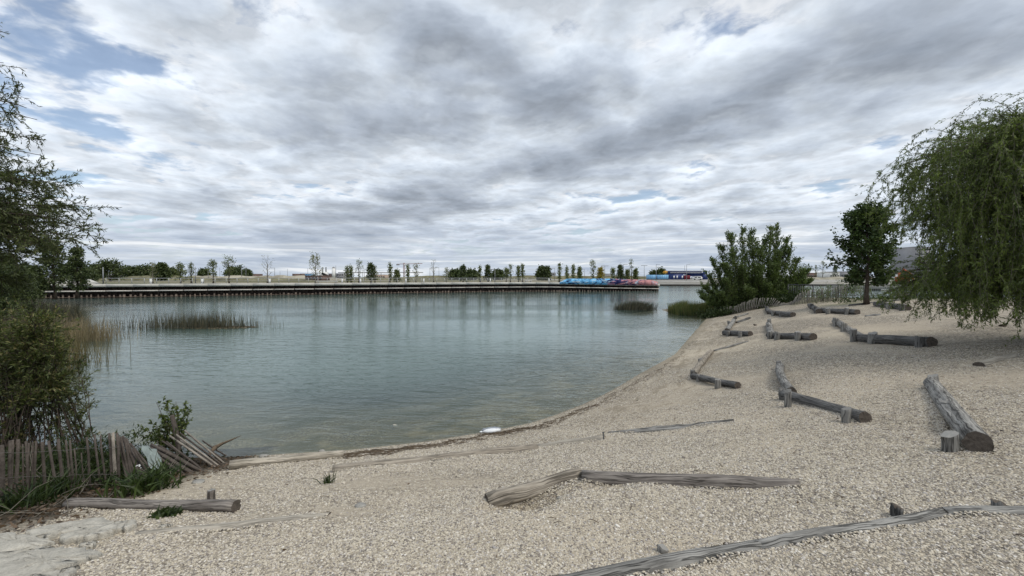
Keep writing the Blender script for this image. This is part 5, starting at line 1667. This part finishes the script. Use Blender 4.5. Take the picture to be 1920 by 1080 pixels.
beach_log((1441, 610), (1446, 632), .30, 'log_grey', 'grey log running back from the long dark middle log', [(1442, 612, .2, .42), (1442, 622, .2, .34), (1443, 636, .2, .36)], sink=.2)
beach_log((1440, 588), (1487, 594), .30, 'log_dark', 'dark log with two stakes just in front of the far fence', [(1449, 593, .24, .34, 'log_grey'), (1464, 594, .24, .34, 'log_grey')], sink=.1)
beach_log((1438, 579), (1442, 589), .30, 'log_dark', 'short log stub curving back beside the far fence', [(1437, 583, .22, .36)], sink=.2)
beach_log((1532, 586), (1608, 590), .31, 'log_dark', 'long dark log below the far fence and left of the round tree', [(1553, 590, .25, .36, 'log_grey'), (1588, 590, .25, .36, 'log_grey')], sink=.1, bow=.02)
beach_log((1519, 576), (1536, 588), .34, 'log_dark', 'short dark log stub joined to the left end of the log by the far fence', [(1521, 580, .24, .36), (1530, 587, .24, .36)], sink=.15)
beach_log((1612, 640), (1748, 650), .28, 'log_dark', 'long dark log reaching to the willow shade', [(1635, 645, .26, .34, 'log_grey'), (1722, 652, .25, .3, 'log_dark')], sink=.1)
beach_log((1566, 606), (1614, 638), .26, 'log_grey', 'grey log slanting back from the long dark log by the willow', [(1568, 612, .24, .36), (1583, 622, .24, .34), (1601, 641, .24, .42)], sink=.15)
beach_log((1642, 574), (1701, 582), .31, 'log_dark', 'dark log near the round tree, farthest right of the back row', [(1667, 580, .26, .36, 'log_grey'), (1690, 583, .26, .34, 'log_dark')], sink=.1)
beach_log((1622, 594), (1652, 591), .22, 'log_grey', 'faint almost buried log right of the back row', sink=.72)
beach_log((1836, 688), (1900, 670), .24, 'log_sand', 'pale half buried log in the willow shade at the right', sink=.62)
beach_log((1376, 597), (1402, 589), .20, 'log_grey', 'small half buried log closest to the spit', [(1379, 599, .22, .26, 'log_dark')], sink=.5)
beach_log((255, 1003), (618, 968), .18, 'log_sand', 'sand covered log line running from the stone slabs to the right', sink=.88)

# short iron pin
p = G(1133, 824)
mb = MB(); mb.tube([[p[0], p[1], p[2] - .1], [p[0] - .02, p[1], p[2] + .12]], .012, 6); mb.tube([[p[0] - .02, p[1], p[2] + .12], [p[0] - .021, p[1], p[2] + .135]], .02, 6)
o = mb.build('iron_pin', M['dark_rail'], loc=tuple(p)); tag(o, 'short dark iron pin sticking out of the gravel', 'pin')


# ------------------------------------------------------------------ chestnut paling fences
def plank(mb, a, b, w, th, tint=.5, side=None):
    """a flat split pale from a to b, its broad face to the camera, pointed a little"""
    a, b = np.array(a, float), np.array(b, float)
    d = unit(b - a); vw = unit(np.array([(a + b)[0], (a + b)[1], 0])) if side is None else side
    s = unit(np.cross(d, vw)); f = np.cross(s, d)
    L = np.linalg.norm(b - a)
    V = []
    for t, k in ((0, .86), (.33, 1.04), (.7, .95), (1., .82)):
        c = a + (b - a) * t + s * rnd.uniform(-.006, .006)
        for (x, y) in ((-1, -.8), (1, -1), (.85, 1), (-1, .9)):
            V.append(c + s * x * w / 2 * k + f * y * th / 2)
    F = []
    for k in range(3):
        for j in range(4):
            F.append([k * 4 + j, k * 4 + (j + 1) % 4, k * 4 + 4 + (j + 1) % 4, k * 4 + 4 + j])
    F += [[3, 2, 1, 0], [12, 13, 14, 15]]
    mb.add(V, F, tint)


def crop3(x, y): return (x / 4.909, 780 + y / 4.909)
def crop4(x, y): return (200 + x / 6.75, 740 + y / 6.75)


b0 = G(150, 915)
nf = thing('paling_fence', tuple(b0), 'weathered chestnut paling fence at the left edge, still mostly upright', 'fence')
def fence_line(px):                            # depth of the near fence under column px
    return float(np.interp(px, [0, 60, 120, 210, 300], [5.45, 5.8, 6.2, 6.75, 7.15]))
def slat_at(par, top, bot, w, m='slat', nm='slat', dt=0., th=.022):
    Yb = fence_line(bot[0])
    pb = P(bot[0], bot[1], Yb); g0 = gz(pb[0], pb[1]) - .06
    pt = P(top[0], top[1], Yb + dt)
    # run the pale down into the ground
    if pb[2] > g0:
        d = pb - pt; k = (pb[2] - g0) / max(.05, -d[2]); pb = pb + d * k
    mb = MB(); plank(mb, pb, pt, w, th, rnd.random()); return mb.build(nm, M[m], par)
for (t, b, w, m, nm) in (((20, 268), (20, 850), .062, 'slat', 'post'), ((92, 228), (92, 700), .04, 'slat', 'slat'), ((112, 222), (103, 700), .034, 'slat', 'slat'), ((168, 215), (140, 900), .045, 'slat', 'slat'),
                         ((240, 235), (252, 890), .032, 'slat', 'slat'), ((268, 250), (262, 800), .028, 'slat', 'slat'), ((303, 240), (286, 700), .026, 'slat', 'slat'), ((327, 235), (318, 700), .034, 'slat', 'slat'),
                         ((385, 240), (424, 700), .040, 'slat', 'slat'), ((450, 228), (520, 720), .042, 'slat', 'slat'), ((532, 215), (596, 720), .048, 'slat', 'slat'), ((605, 222), (655, 640), .036, 'slat', 'slat'),
                         ((640, 222), (680, 640), .036, 'slat', 'slat'), ((680, 300), (715, 640), .026, 'slat', 'slat'), ((745, 340), (770, 600), .026, 'slat', 'slat'), ((800, 195), (826, 600), .036, 'slat', 'slat'),
                         ((868, 172), (930, 640), .034, 'slat', 'slat'), ((922, 180), (978, 660), .034, 'slat', 'slat'), ((1008, 158), (1040, 660), .045, 'slat', 'slat'),
                         ((1040, 152), (1062, 640), .050, 'slat_pale', 'post'), ((1078, 155), (1092, 560), .045, 'slat', 'slat'),
                         ((205, 260), (215, 760), .022, 'slat', 'slat')):
    slat_at(nf, crop3(*t), crop3(*b), w * rnd.uniform(.72, .95), m, nm, rnd.uniform(-.06, .06))
for (t, b) in (((150, 520), (238, 960)), ((185, 530), (262, 970)), ((205, 518), (330, 960)), ((222, 540), (300, 960)), ((250, 558), (400, 980)), ((235, 600), (392, 960)), ((270, 640), (440, 980)), ((300, 680), (480, 960)), ((330, 690), (515, 985)), ((290, 615), (560, 940)), ((355, 700), (580, 960))):
    slat_at(nf, crop4(*t), crop4(*b), .032, 'slat', 'slat', rnd.uniform(-.1, .15))
for yy, sag in ((345, 0), (575, .02)):
    pts_ = []
    for x in np.linspace(0, 1100, 26):
        px, py = crop3(x, yy + (-28 if yy < 400 else -20) * x / 500 + rnd.uniform(-8, 8))
        pts_.append(P(px, py, fence_line(px) - .03))
    mb = MB(); mb.tube(pts_, .0035, 4); mb.build('wire', M['wire'], nf)

# collapsed stretch
b1 = G(345, 880)
cf = thing('fallen_fence', tuple(b1), 'collapsed stretch of paling fence lying fanned out at the waterline', 'fence')
def fall(top, bot, w, m='slat', dt=.25, nm='slat', th=.022, lift=0.):
    a = G(*crop4(*bot)); a[2] += lift
    t_ = P(*crop4(*top), a[1] + dt)
    mb = MB(); plank(mb, a - np.array([0, 0, .03]), t_, w, th, rnd.random()); mb.build(nm, M[m], cf)
for (t, b, w, m) in (((480, 665), (960, 985), .060, 'slat'), ((560, 630), (1235, 970), .055, 'slat'), ((610, 650), (1060, 960), .045, 'slat'), ((520, 700), (1000, 1000), .04, 'slat'), ((640, 720), (1120, 985), .04, 'slat'), ((770, 870), (860, 985), .03, 'slat'), ((600, 760), (930, 1000), .035, 'slat'),
                     ((795, 522), (1390, 915), .034, 'slat_pale'), ((870, 515), (1300, 800), .028, 'slat'), ((880, 505), (1440, 900), .03, 'slat_pale'), ((930, 490), (1480, 880), .026, 'slat'), ((985, 455), (1500, 862), .028, 'slat_pale'), ((1040, 500), (1420, 800), .024, 'slat'), ((1100, 560), (1480, 810), .028, 'slat_pale'), ((1210, 582), (1545, 780), .026, 'slat'),
                     ((700, 585), (1170, 895), .026, 'slat'), ((760, 590), (1240, 960), .026, 'slat'), ((820, 640), (1190, 900), .022, 'slat'), ((1000, 640), (1330, 880), .024, 'slat'), ((540, 650), (1020, 975), .05, 'slat'), ((580, 690), (1090, 990), .045, 'slat'), ((660, 640), (1180, 940), .04, 'slat'), ((500, 730), (900, 1000), .045, 'slat'), ((690, 690), (1150, 960), .035, 'slat'),
                     ((860, 560), (1420, 910), .026, 'slat'), ((910, 560), (1390, 860), .026, 'slat_pale'), ((1150, 600), (1510, 820), .024, 'slat'), ((960, 520), (1350, 790), .022, 'slat')):
    fall(t, b, w, m, .22 if t[0] > 790 else .1)
a = G(*crop4(838, 900)); a = np.array([a[0], a[1] + .25, gz(a[0], a[1] + .25) - .1]); t_ = P(*crop4(828, 258), a[1])
mb = MB(); plank(mb, a, t_, .082, .07); mb.build('post', M['slat'], cf)
a = P(*crop4(1370, 668), 8.9); c = P(*crop4(1455, 622), 9.1); e = P(*crop4(1700, 520), 9.3)
mb = MB(); mb.tube([P(*crop4(1300, 760), 8.6), a, c, e], [.03, .05, .03, .004], 5)
o = mb.build('branch', M['twig'], loc=tuple(a)); tag(o, 'dark snagged branch sticking out of the water behind the fallen fence', 'branch')

# far fence
f0 = G(1480, 575)
ff = thing('paling_fence', tuple(f0), 'grey chestnut paling fence at the back of the beach, partly sagging', 'fence')
FF = [(1348, 592, 14, 0.), (1372, 590, 16, .05), (1395, 586, 20, .1), (1412, 581, 22, .12), (1440, 577, 20, .4), (1456, 575, 12, .95), (1472, 572, 10, 1.1), (1484, 571, 18, .5), (1500, 570, 24, .1), (1522, 568, 25, .05), (1548, 566, 26, .02), (1571, 563, 27, 0.), (1590, 560, 26, 0.)]
fx = np.array([f[0] for f in FF], float)
k = 0
for px in np.arange(1349, 1589, 3.05):
    py, h, ln = (float(np.interp(px, fx, [f[c_] for f in FF])) for c_ in (1, 2, 3))
    b = G(px, py); H = h * b[1] / FPX * 1.02 * rnd.uniform(.93, 1.08); b[2] -= .05
    lean = ln * rnd.uniform(.8, 1.15) + rnd.uniform(-.06, .06)
    t_ = b + np.array([math.sin(lean) * H * 1.05, math.sin(lean) * -.1, math.cos(lean) * H * .95 + .05 * 0 + .05])
    mb = MB(); big = k % 9 == 0
    plank(mb, b, t_, .085 if big else .06, .03, rnd.random())
    mb.build('post' if big else 'slat', M['slat_far'], ff); k += 1
for fr in (.35, .8):
    pts_ = []
    for px in np.arange(1349, 1589, 12):
        py, h, ln = (float(np.interp(px, fx, [f[c_] for f in FF])) for c_ in (1, 2, 3))
        b = G(px, py); H = h * b[1] / FPX * fr
        pts_.append(b + np.array([math.sin(ln) * H, -.03, math.cos(ln) * H * .95]))
    mb = MB(); mb.tube(pts_, .008, 4); mb.build('wire', M['wire'], ff)

# dark railing behind the bare strip
YR = 38.5
r0_, r1_ = np.array([(1478 - 960) / FPX * 39.4, 39.4]), np.array([(1775 - 960) / FPX * 37.6, 37.6])
rl = thing('metal_railing', (r0_[0], r0_[1], 1.95), 'dark metal railing with thin upright bars at the water behind the beach', 'railing')
Lr = np.linalg.norm(r1_ - r0_); dr_ = (r1_ - r0_) / Lr
for (z, r_) in ((3.07, .055), (2.1, .03)):
    mb = MB(); mb.tube([[*r0_, z], [*r1_, z]], r_, 6); mb.build('rail', M['dark_rail'], rl)
mb = MB(); mb.box((0, 0, .6), (.02, .02, 1.0)); bar = mb.mesh('bar', M['pole'])
mb = MB(); mb.box((0, 0, .5), (.08, .08, 1.25)); pst = mb.mesh('post', M['dark_rail'])
mb = MB(); mb.box((0, 0, .5), (.2, .1, 1.25)); pstw = mb.mesh('wide_post', M['pole'])
for k in range(int(Lr / .15)):
    q = r0_ + dr_ * k * .15
    linked(pst if k % 14 == 0 else bar, 'post' if k % 14 == 0 else 'bar', rl, (q[0] - r0_[0], q[1] - r0_[1], .03))
# timber edging in front of it
mb = MB(); pts_ = []
for px in (1592, 1625, 1660, 1700, 1745):
    p = G(px, np.interp(px, [1592, 1745], [573.5, 557.5])); pts_.append([p[0], p[1], gz(p[0], p[1]) + .03])
mb.tube(pts_, .075, 4)
o = mb.build('timber_edging', M['log_dark'], loc=tuple(pts_[0])); tag(o, 'low dark timber edge between the gravel and the weedy strip', 'edging')
sp = G(1716, 572)
mb = MB()
for k in range(7):
    tw = path(sp, [rng.normal() * .5, rng.normal() * .3, 1], rng.uniform(.2, .55), 4, .2); mb.tube(tw, np.linspace(.02, .005, 5), 4)
o = mb.build('dead_plant', M['twig'], loc=tuple(sp)); tag(o, 'small dark dead plant on the gravel left of the willow curtain', 'dead plant')


# ------------------------------------------------------------------ stone slabs at the lower left
def slab(poly, th, lab, rise=.03, seed=0, nm='stone_slab', sub=7):
    g_ = np.random.default_rng(seed + 40)
    C = [G(*p) for p in poly]
    # ragged outline
    O = []
    for i in range(len(C)):
        a, b = C[i], C[(i + 1) % len(C)]
        for t in np.linspace(0, 1, 6, endpoint=False):
            q = a * (1 - t) + b * t; q = q + g_.normal(size=3) * np.array([.016, .016, 0]) * (t > 0)
            O.append(q)
    O = np.array(O); n = len(O); c = O.mean(0)
    base = max(gz(o_[0], o_[1]) for o_ in O[::3])
    rings = [(1.01, -th), (1.0, rise * .5), (.965, rise), (.8, rise * 1.12), (.55, rise * 1.15), (.28, rise * 1.2)]
    V = []
    for s, z in rings:
        for o_ in O:
            x, y = c[0] + (o_[0] - c[0]) * s, c[1] + (o_[1] - c[1]) * s
            V.append([x, y, gz(x, y) + z + g_.normal() * .005 + (.012 * math.sin(x * 23 + seed) * math.sin(y * 19) if z > 0 else 0)])
    V.append([c[0], c[1], gz(c[0], c[1]) + rise * 1.2])
    F = []
    for r_ in range(len(rings) - 1):
        for j in range(n):
            F.append([r_ * n + j, r_ * n + (j + 1) % n, (r_ + 1) * n + (j + 1) % n, (r_ + 1) * n + j])
    mb = MB(); mb.add(V, F); l = (len(rings) - 1) * n
    mb.add(V, [[l + j, l + (j + 1) % n, len(V) - 1] for j in range(n)])
    # second add duplicated the vertices; harmless for shading
    o = mb.build(nm, M['rock'], smooth=False, loc=tuple(c)); return tag(o, lab, 'stone slab', 'pale stone slabs at the lower left')

slab([(48, 1003), (130, 985), (182, 976), (215, 984), (205, 992), (150, 1000), (95, 1012), (62, 1016)], .1, 'upper pale slab under the near fence, pointed to the right', .045, 1)
slab([(-30, 1012), (20, 1006), (62, 1012), (104, 1022), (70, 1030), (20, 1040), (-30, 1048)], .1, 'flat slab at the left picture edge, second from the top', .04, 2)
slab([(112, 1012), (160, 1000), (214, 990), (222, 1000), (205, 1008), (160, 1018), (128, 1022)], .1, 'rough slab with a broken right edge beside the gravel', .055, 3)
slab([(216, 986), (252, 982), (256, 990), (238, 1000), (214, 1001)], .1, 'small broken stone at the right tip of the slabs', .05, 4)
slab([(-40, 1062), (40, 1044), (100, 1034), (150, 1034), (196, 1042), (160, 1056), (100, 1075), (40, 1100), (-40, 1110)], .1, 'big flat slab in the bottom left corner', .04, 5)
slab([(-40, 1050), (40, 1036), (92, 1028), (104, 1032), (60, 1038), (-10, 1056)], .1, 'narrow slab between the left edge slab and the corner slab', .03, 6)
slab([(60, 1088), (110, 1076), (150, 1068), (128, 1090), (90, 1110)], .1, 'thin slab cut by the bottom edge', .03, 7)
slab([(156, 1026), (182, 1018), (176, 1028), (160, 1031)], .08, 'small dark edged stone lying between two slabs', .04, 8)
slab([(300, 988), (316, 985), (318, 989), (305, 992)], .05, 'small flat stone right of the slabs on the gravel', .02, 9)


def stone(px, py, s, lab, m='stone', sq=.55, seed=0, wat=None):
    p = G(px, py) if wat is None else wat
    g_ = np.random.default_rng(seed + 90)
    V = []; F = []
    nl, nk = 7, 10
    w = g_.normal(size=(4, 3)); 
    for i in range(nl):
        la = -math.pi / 2 + math.pi * i / (nl - 1)
        for j in range(nk):
            lo = 2 * math.pi * j / nk
            d = np.array([math.cos(la) * math.cos(lo), math.cos(la) * math.sin(lo), math.sin(la)])
            r_ = 1 + sum(.11 * math.sin(3 * d @ q + 2 * q[0]) for q in w)
            V.append(p + d * r_ * s * np.array([1.25, .9, sq]) + np.array([0, 0, s * sq * .45]))
    for i in range(nl - 1):
        for j in range(nk):
            F.append([i * nk + j, i * nk + (j + 1) % nk, (i + 1) * nk + (j + 1) % nk, (i + 1) * nk + j])
    mb = MB(); mb.add(V, F); o = mb.build('stone', M[m], smooth=True, loc=tuple(p)); return tag(o, lab, 'stone', 'single stones on the beach')

stone(604, 847, .062, 'grey rounded stone at the waterline behind the pale shore log', seed=1)
stone(495, 857, .07, 'grey rounded stone at the waterline nearer the fallen fence', seed=2)
stone(676, 950, .055, 'lone grey stone on the gravel left of the scoured hollow', seed=3, sq=.4)
stone(1048, 934, .022, 'little dark stone beside the scoured hollow', seed=4)
stone(372, 905, .075, 'flat grey stone at the foot of the fallen slats', seed=5, sq=.35)
stone(740, 798, .05, 'pale stone lying in the shallow water', seed=6, wat=np.array([*(P(740, 799, 10.75)[:2]), -.03]), m='rock')
for i, (px, py, lab) in enumerate(((1416, 610, 'small dark stone left of the middle logs'), (1855, 596, 'dark stone in the willow shade'), (1880, 612, 'dark lump under the hanging willow branches'))):
    stone(px, py, .09, lab, 'bark', seed=10 + i)

# pale green sheet caught in the fence
c0 = P(275, 838, 7.3)
n = 14
U_, W_ = np.meshgrid(np.linspace(0, 1, n), np.linspace(0, 1, n))
tl, tr_, bl, br = P(266, 834, 7.25), P(292, 842, 7.4), P(283, 880, 7.0), P(311, 878, 7.2)
S = (tl[None, None] * (1 - U_[..., None]) + tr_ * U_[..., None]) * (1 - W_[..., None]) + (bl * (1 - U_[..., None]) + br * U_[..., None]) * W_[..., None]
S = S + np.array([.15, -1, .25]) * (.03 * np.sin(U_ * 11 + W_ * 4) + .025 * np.sin(W_ * 9 - U_ * 6))[..., None]
i, j = np.meshgrid(np.arange(n - 1), np.arange(n - 1), indexing='ij'); a = i * n + j
q_ = np.stack([a, a + 1, a + n + 1, a + n], -1).reshape(-1, 4)
mb = MB(); mb.add(S.reshape(-1, 3), q_)
o = mb.build('plastic_sheet', M['tarp'], smooth=True, loc=tuple(c0)); tag(o, 'crumpled pale green sheet caught behind the leaning slats', 'sheet')

# white crumpled bag at the waterline
bp_ = G(922, 811)
t = thing('plastic_bag', tuple(bp_), 'white and grey crumpled bag lying at the waterline', 'bag')
def lump(c, s, ax, seed, m, nm):
    g_ = np.random.default_rng(seed); V = []; F = []; nl, nk = 9, 16
    for i in range(nl):
        la = -math.pi / 2 + math.pi * i / (nl - 1)
        for j in range(nk):
            lo = 2 * math.pi * j / nk
            d = np.array([math.cos(la) * math.cos(lo), math.cos(la) * math.sin(lo), math.sin(la)])
            r_ = 1 + .12 * math.sin(5 * lo + seed) * math.cos(la) + .08 * math.sin(9 * lo + 3 * la) + g_.normal() * .03
            v = d * r_ * np.array(s); v = np.array([v[0] * math.cos(ax) - v[1] * math.sin(ax), v[0] * math.sin(ax) + v[1] * math.cos(ax), v[2]])
            V.append(np.array(c) + v)
    for i in range(nl - 1):
        for j in range(nk): F.append([i * nk + j, i * nk + (j + 1) % nk, (i + 1) * nk + (j + 1) % nk, (i + 1) * nk + j])
    mb = MB(); mb.add(V, F); return mb.build(nm, M[m], t, smooth=True)
lump(bp_ + [.0, 0, .045], (.22, .085, .055), .25, 3, 'bag', 'body')
lump(bp_ + [.02, .05, .085], (.17, .06, .03), .2, 8, 'bag_grey', 'upper_fold')
lump(bp_ + [-.17, -.01, .07], (.06, .045, .035), .5, 5, 'bag_grey', 'knot')
lump(bp_ + [-.235, -.03, .03], (.05, .035, .02), .5, 6, 'bag', 'loose_end')

# ------------------------------------------------------------------ wrack, litter and twigs
mb = MB()
sh_pts = [(640, 852), (700, 846), (760, 840), (820, 833), (880, 822), (930, 812), (980, 804), (1020, 796), (1060, 780), (1110, 760), (1160, 734), (1200, 712), (1240, 690), (1270, 668), (1300, 636)]
shw = np.array([G(*p)[:2] for p in sh_pts])
for k in range(1100):
    t = rng.random() ** 1.25 * (len(shw) - 1); i = min(int(t), len(shw) - 2); q = shw[i] * (1 - (t - i)) + shw[i + 1] * (t - i)
    tg = unit(shw[i + 1] - shw[i]); nr = np.array([tg[1], -tg[0]])
    off = rng.choice([.02, .16, .34], p=[.52, .3, .18]) + rng.normal() * .05 + .05 * math.sin(t * 5)
    q = q + nr * off
    an = math.atan2(tg[1], tg[0]) + rng.normal() * .35; L = rng.uniform(.03, .22) * (1 if rng.random() < .8 else 2)
    z = max(gz(q[0], q[1]), 0) + .008
    a = np.array([q[0] - math.cos(an) * L / 2, q[1] - math.sin(an) * L / 2, z]); b = np.array([q[0] + math.cos(an) * L / 2, q[1] + math.sin(an) * L / 2, z + rng.uniform(0, .012)])
    mb.tube([a, b], [rng.uniform(.003, .009), .003], 3, tint=rng.random())
o = mb.build('drift_debris', M['twig']); tag(o, 'thin line of dark twigs and drift debris along the waterline', 'drift debris', kind='stuff')
# scattered bits on the gravel: leaves, bark chips and short twigs
mb = MB()
for k in range(420):
    q = np.array([rng.uniform(-4.5, 9), rng.uniform(2.6, 14)])
    if rng.random() < .5: q = np.array([rng.uniform(5, 14), rng.uniform(5, 14)])
    d_ = signed([q[0]], [q[1]])[0][0]
    if d_ < .3: continue
    z = gz(*q) + .014; an = rng.uniform(0, 3.14)
    if rng.random() < .55:
        L = rng.uniform(.02, .11); v = np.array([math.cos(an), math.sin(an), 0]) * L / 2; c_ = np.array([*q, z])
        mb.tube([c_ - v, c_ + v * .2 + [.004, .004, .006], c_ + v], [.0035, .004, .002], 4, tint=rng.random())
    else:
        add_leaves(mb, np.array([[*q, z]]), np.array([[math.cos(an), math.sin(an), .1]]), .045, .02)
o = mb.build('beach_litter', M['litter']); tag(o, 'scattered dry leaves and bark chips on the gravel', 'litter', kind='stuff')
# litter on the soil by the fence
mb = MB()
lp = []
for k in range(9000):
    lp.append(rng.uniform([-11, 4.3], [-3.6, 8.9]))
lp = np.array(lp); sv = (-lp[:, 0] - 5.15) > rng.normal(size=len(lp)) * .16
lp = lp[sv]; d_, _ = signed(lp[:, 0], lp[:, 1]); lp = lp[d_ > .15]
z = ground(lp[:, 0], lp[:, 1]) + rng.uniform(.004, .03, len(lp))
add_leaves(mb, np.column_stack([lp, z]), rng.normal(size=(len(lp), 3)) * [1, 1, .25], .075, .032)
o = mb.build('leaf_litter', M['litter']); tag(o, 'brown leaf litter on the dark soil under the near fence', 'leaf litter', kind='stuff')
mb = MB()
for k in range(150):
    q = rng.uniform([-8.2, 4.6], [-5.3, 7.4]); 
    if signed([q[0]], [q[1]])[0][0] < .4: continue
    z = gz(*q); pt = path([q[0], q[1], z + .01], [rng.normal(), rng.normal(), rng.uniform(0, .9)], rng.uniform(.2, .8), 5, .22, -.04); pt[:, 2] = np.maximum(pt[:, 2], z - .02)
    mb.tube(pt, np.linspace(.007, .002, 6), 4, tint=rng.random())
o = mb.build('dead_twigs', M['bark_pale']); tag(o, 'pale dead twigs tangled at the foot of the near fence', 'twigs', kind='stuff')
# white flower head
fp = P(260, 874, 6.8)
t = thing('white_flower', (fp[0], 6.8, gz(fp[0], 6.8)), 'small white flower head in front of the leaning slats', 'flower')
mb = MB(); mb.tube([[fp[0] + .02, 6.8, gz(fp[0], 6.8)], [fp[0], 6.8, fp[2]]], .004, 4); mb.build('stalk', M['lf_grass'], t)
mb = MB()
for k in range(14):
    mb.box(np.array([fp[0], 6.8, fp[2]]) + rng.normal(size=3) * [.02, .01, .012], (.014, .014, .008))
mb.build('flower_head', M['white'], t)

# ------------------------------------------------------------------ loose pebbles on the near beach
def pebbles():
    m, g, out = newmat('pebble')
    t = attr(g, 'tone', 'INSTANCER')
    c = g.ramp(t, [(0, (.09, .077, .074)), (.17, (.21, .18, .155)), (.34, (.39, .342, .265)), (.56, (.51, .45, .353)), (.76, (.605, .548, .447)), (.87, (.28, .26, .262)), (.96, (.66, .61, .535)), (1, (.74, .71, .66))])
    c = g.mix(.2, c, g.ramp(g.noise(objc(g), 3., 3), [(.35, (.25, .225, .18)), (.65, (.62, .575, .48))]))
    principled(g, out, c, .8, .25)
    M['pebble'] = m
    n = 520000
    # even over the near beach, denser towards the camera
    r_ = 2.0 + 15. * rng.random(n) ** 1.55; an = rng.uniform(-.93, .93, n)
    X, Y = r_ * np.sin(an), r_ * np.cos(an)
    d, tt = signed(X, Y)
    ok = (d > .06) & ~((Y > 4.3) & (-X - 5.15 > .12 * rng.normal(size=n)))
    pt_ = .25 - 1.1 * sandf(X, Y)
    for (x, y, rr_) in ((*G(700, 905)[:2], 1.0), (*G(860, 905)[:2], .8), (*G(620, 960)[:2], .8), (*G(420, 985)[:2], .6)):
        pt_ = pt_ - .9 * np.exp(-(((X - x) / rr_) ** 2 + ((Y - y) / (rr_ * .5)) ** 2))
    ok &= rng.random(n) < np.clip(.66 + pt_, .08, 1)
    for poly_o in [o for o in bpy.data.objects if o.name.startswith('stone_slab')]:
        w = np.array([list(v.co) for v in poly_o.data.vertices][:48]); c0 = np.array(poly_o.location)
        lo, hi = w.min(0) + c0, w.max(0) + c0
        ok &= ~((X > lo[0] + .05) & (X < hi[0] - .05) & (Y > lo[1] + .05) & (Y < hi[1] - .05) & (rng.random(n) < .93))
    X, Y, r_ = X[ok], Y[ok], r_[ok]; n = len(X)
    size = (.0045 + .0052 * rng.random(n) ** 2.4) * (1 + .03 * r_)
    size = np.where(rng.random(n) < .006, size * 1.8, size)
    Z = ground(X, Y) + size * .12
    # stones banked up against the near logs
    for (a, b, ra, rb) in BANKED:
        L = float(np.linalg.norm(b - a)); k = int(900 * L)
        t = rng.random(k); sd = np.where(rng.random(k) < .5, -1., 1.); w = np.abs(rng.normal(size=k)) * .06
        d2 = (b - a)[:2] / L; nr = np.array([-d2[1], d2[0]])
        rr = (ra + (rb - ra) * t)
        q = a[None, :2] + (b - a)[None, :2] * t[:, None] + nr[None] * (sd * (rr * .82 + w))[:, None]
        bank = .5 + .5 * np.sin(t * L * 7 + a[0] * 9) * np.sin(t * L * 2.3 + 1)
        z = ground(q[:, 0], q[:, 1]) + np.clip(.05 - w, 0, 1) * .75 * bank
        X = np.concatenate([X, q[:, 0]]); Y = np.concatenate([Y, q[:, 1]]); Z = np.concatenate([Z, z])
        size = np.concatenate([size, (.005 + .005 * rng.random(k) ** 2.2) * (1 + .03 * np.hypot(a[0], a[1]))])
    n = len(X)
    me = bpy.data.meshes.new('gravel')
    me.vertices.add(n); me.vertices.foreach_set('co', np.column_stack([X, Y, Z]).ravel())
    for nm, v in (('size', size), ('tone', np.clip(rng.random(n), 0, 1))):
        a = me.attributes.new(nm, 'FLOAT', 'POINT'); a.data.foreach_set('value', v.astype(np.float32))
    o = bpy.data.objects.new('gravel', me); COL.objects.link(o)
    tag(o, 'loose pale pebbles strewn over the near beach', 'gravel', kind='stuff')
    ng = bpy.data.node_groups.new('pebble_scatter', 'GeometryNodeTree')
    ng.interface.new_socket('Geometry', in_out='INPUT', socket_type='NodeSocketGeometry')
    ng.interface.new_socket('Geometry', in_out='OUTPUT', socket_type='NodeSocketGeometry')
    N = ng.nodes.new; Lk = ng.links.new
    gi, go = N('NodeGroupInput'), N('NodeGroupOutput')
    ico = N('GeometryNodeMeshIcoSphere'); ico.inputs['Radius'].default_value = 1.; ico.inputs['Subdivisions'].default_value = 2
    ss = N('GeometryNodeSetShadeSmooth'); Lk(ico.outputs[0], ss.inputs[0])
    sm = N('GeometryNodeSetMaterial'); sm.inputs['Material'].default_value = m; Lk(ss.outputs[0], sm.inputs[0])
    iop = N('GeometryNodeInstanceOnPoints')
    Lk(gi.outputs[0], iop.inputs['Points']); Lk(sm.outputs[0], iop.inputs['Instance'])
    rv = N('FunctionNodeRandomValue'); rv.data_type = 'FLOAT_VECTOR'; rv.inputs[0].default_value = (-.35, -.35, 0); rv.inputs[1].default_value = (.35, .35, 6.28)
    Lk(rv.outputs[0], iop.inputs['Rotation'])
    na = N('GeometryNodeInputNamedAttribute'); na.data_type = 'FLOAT'; na.inputs[0].default_value = 'size'
    sv_ = N('FunctionNodeRandomValue'); sv_.data_type = 'FLOAT_VECTOR'; sv_.inputs[0].default_value = (.95, .7, .42); sv_.inputs[1].default_value = (1.6, 1.15, .75); sv_.inputs['Seed'].default_value = 4
    vm = N('ShaderNodeVectorMath'); vm.operation = 'SCALE'; Lk(sv_.outputs[0], vm.inputs[0]); Lk(na.outputs[0], vm.inputs['Scale'])
    Lk(vm.outputs[0], iop.inputs['Scale'])
    Lk(iop.outputs[0], go.inputs[0])
    md = o.modifiers.new('scatter', 'NODES'); md.node_group = ng


pebbles()
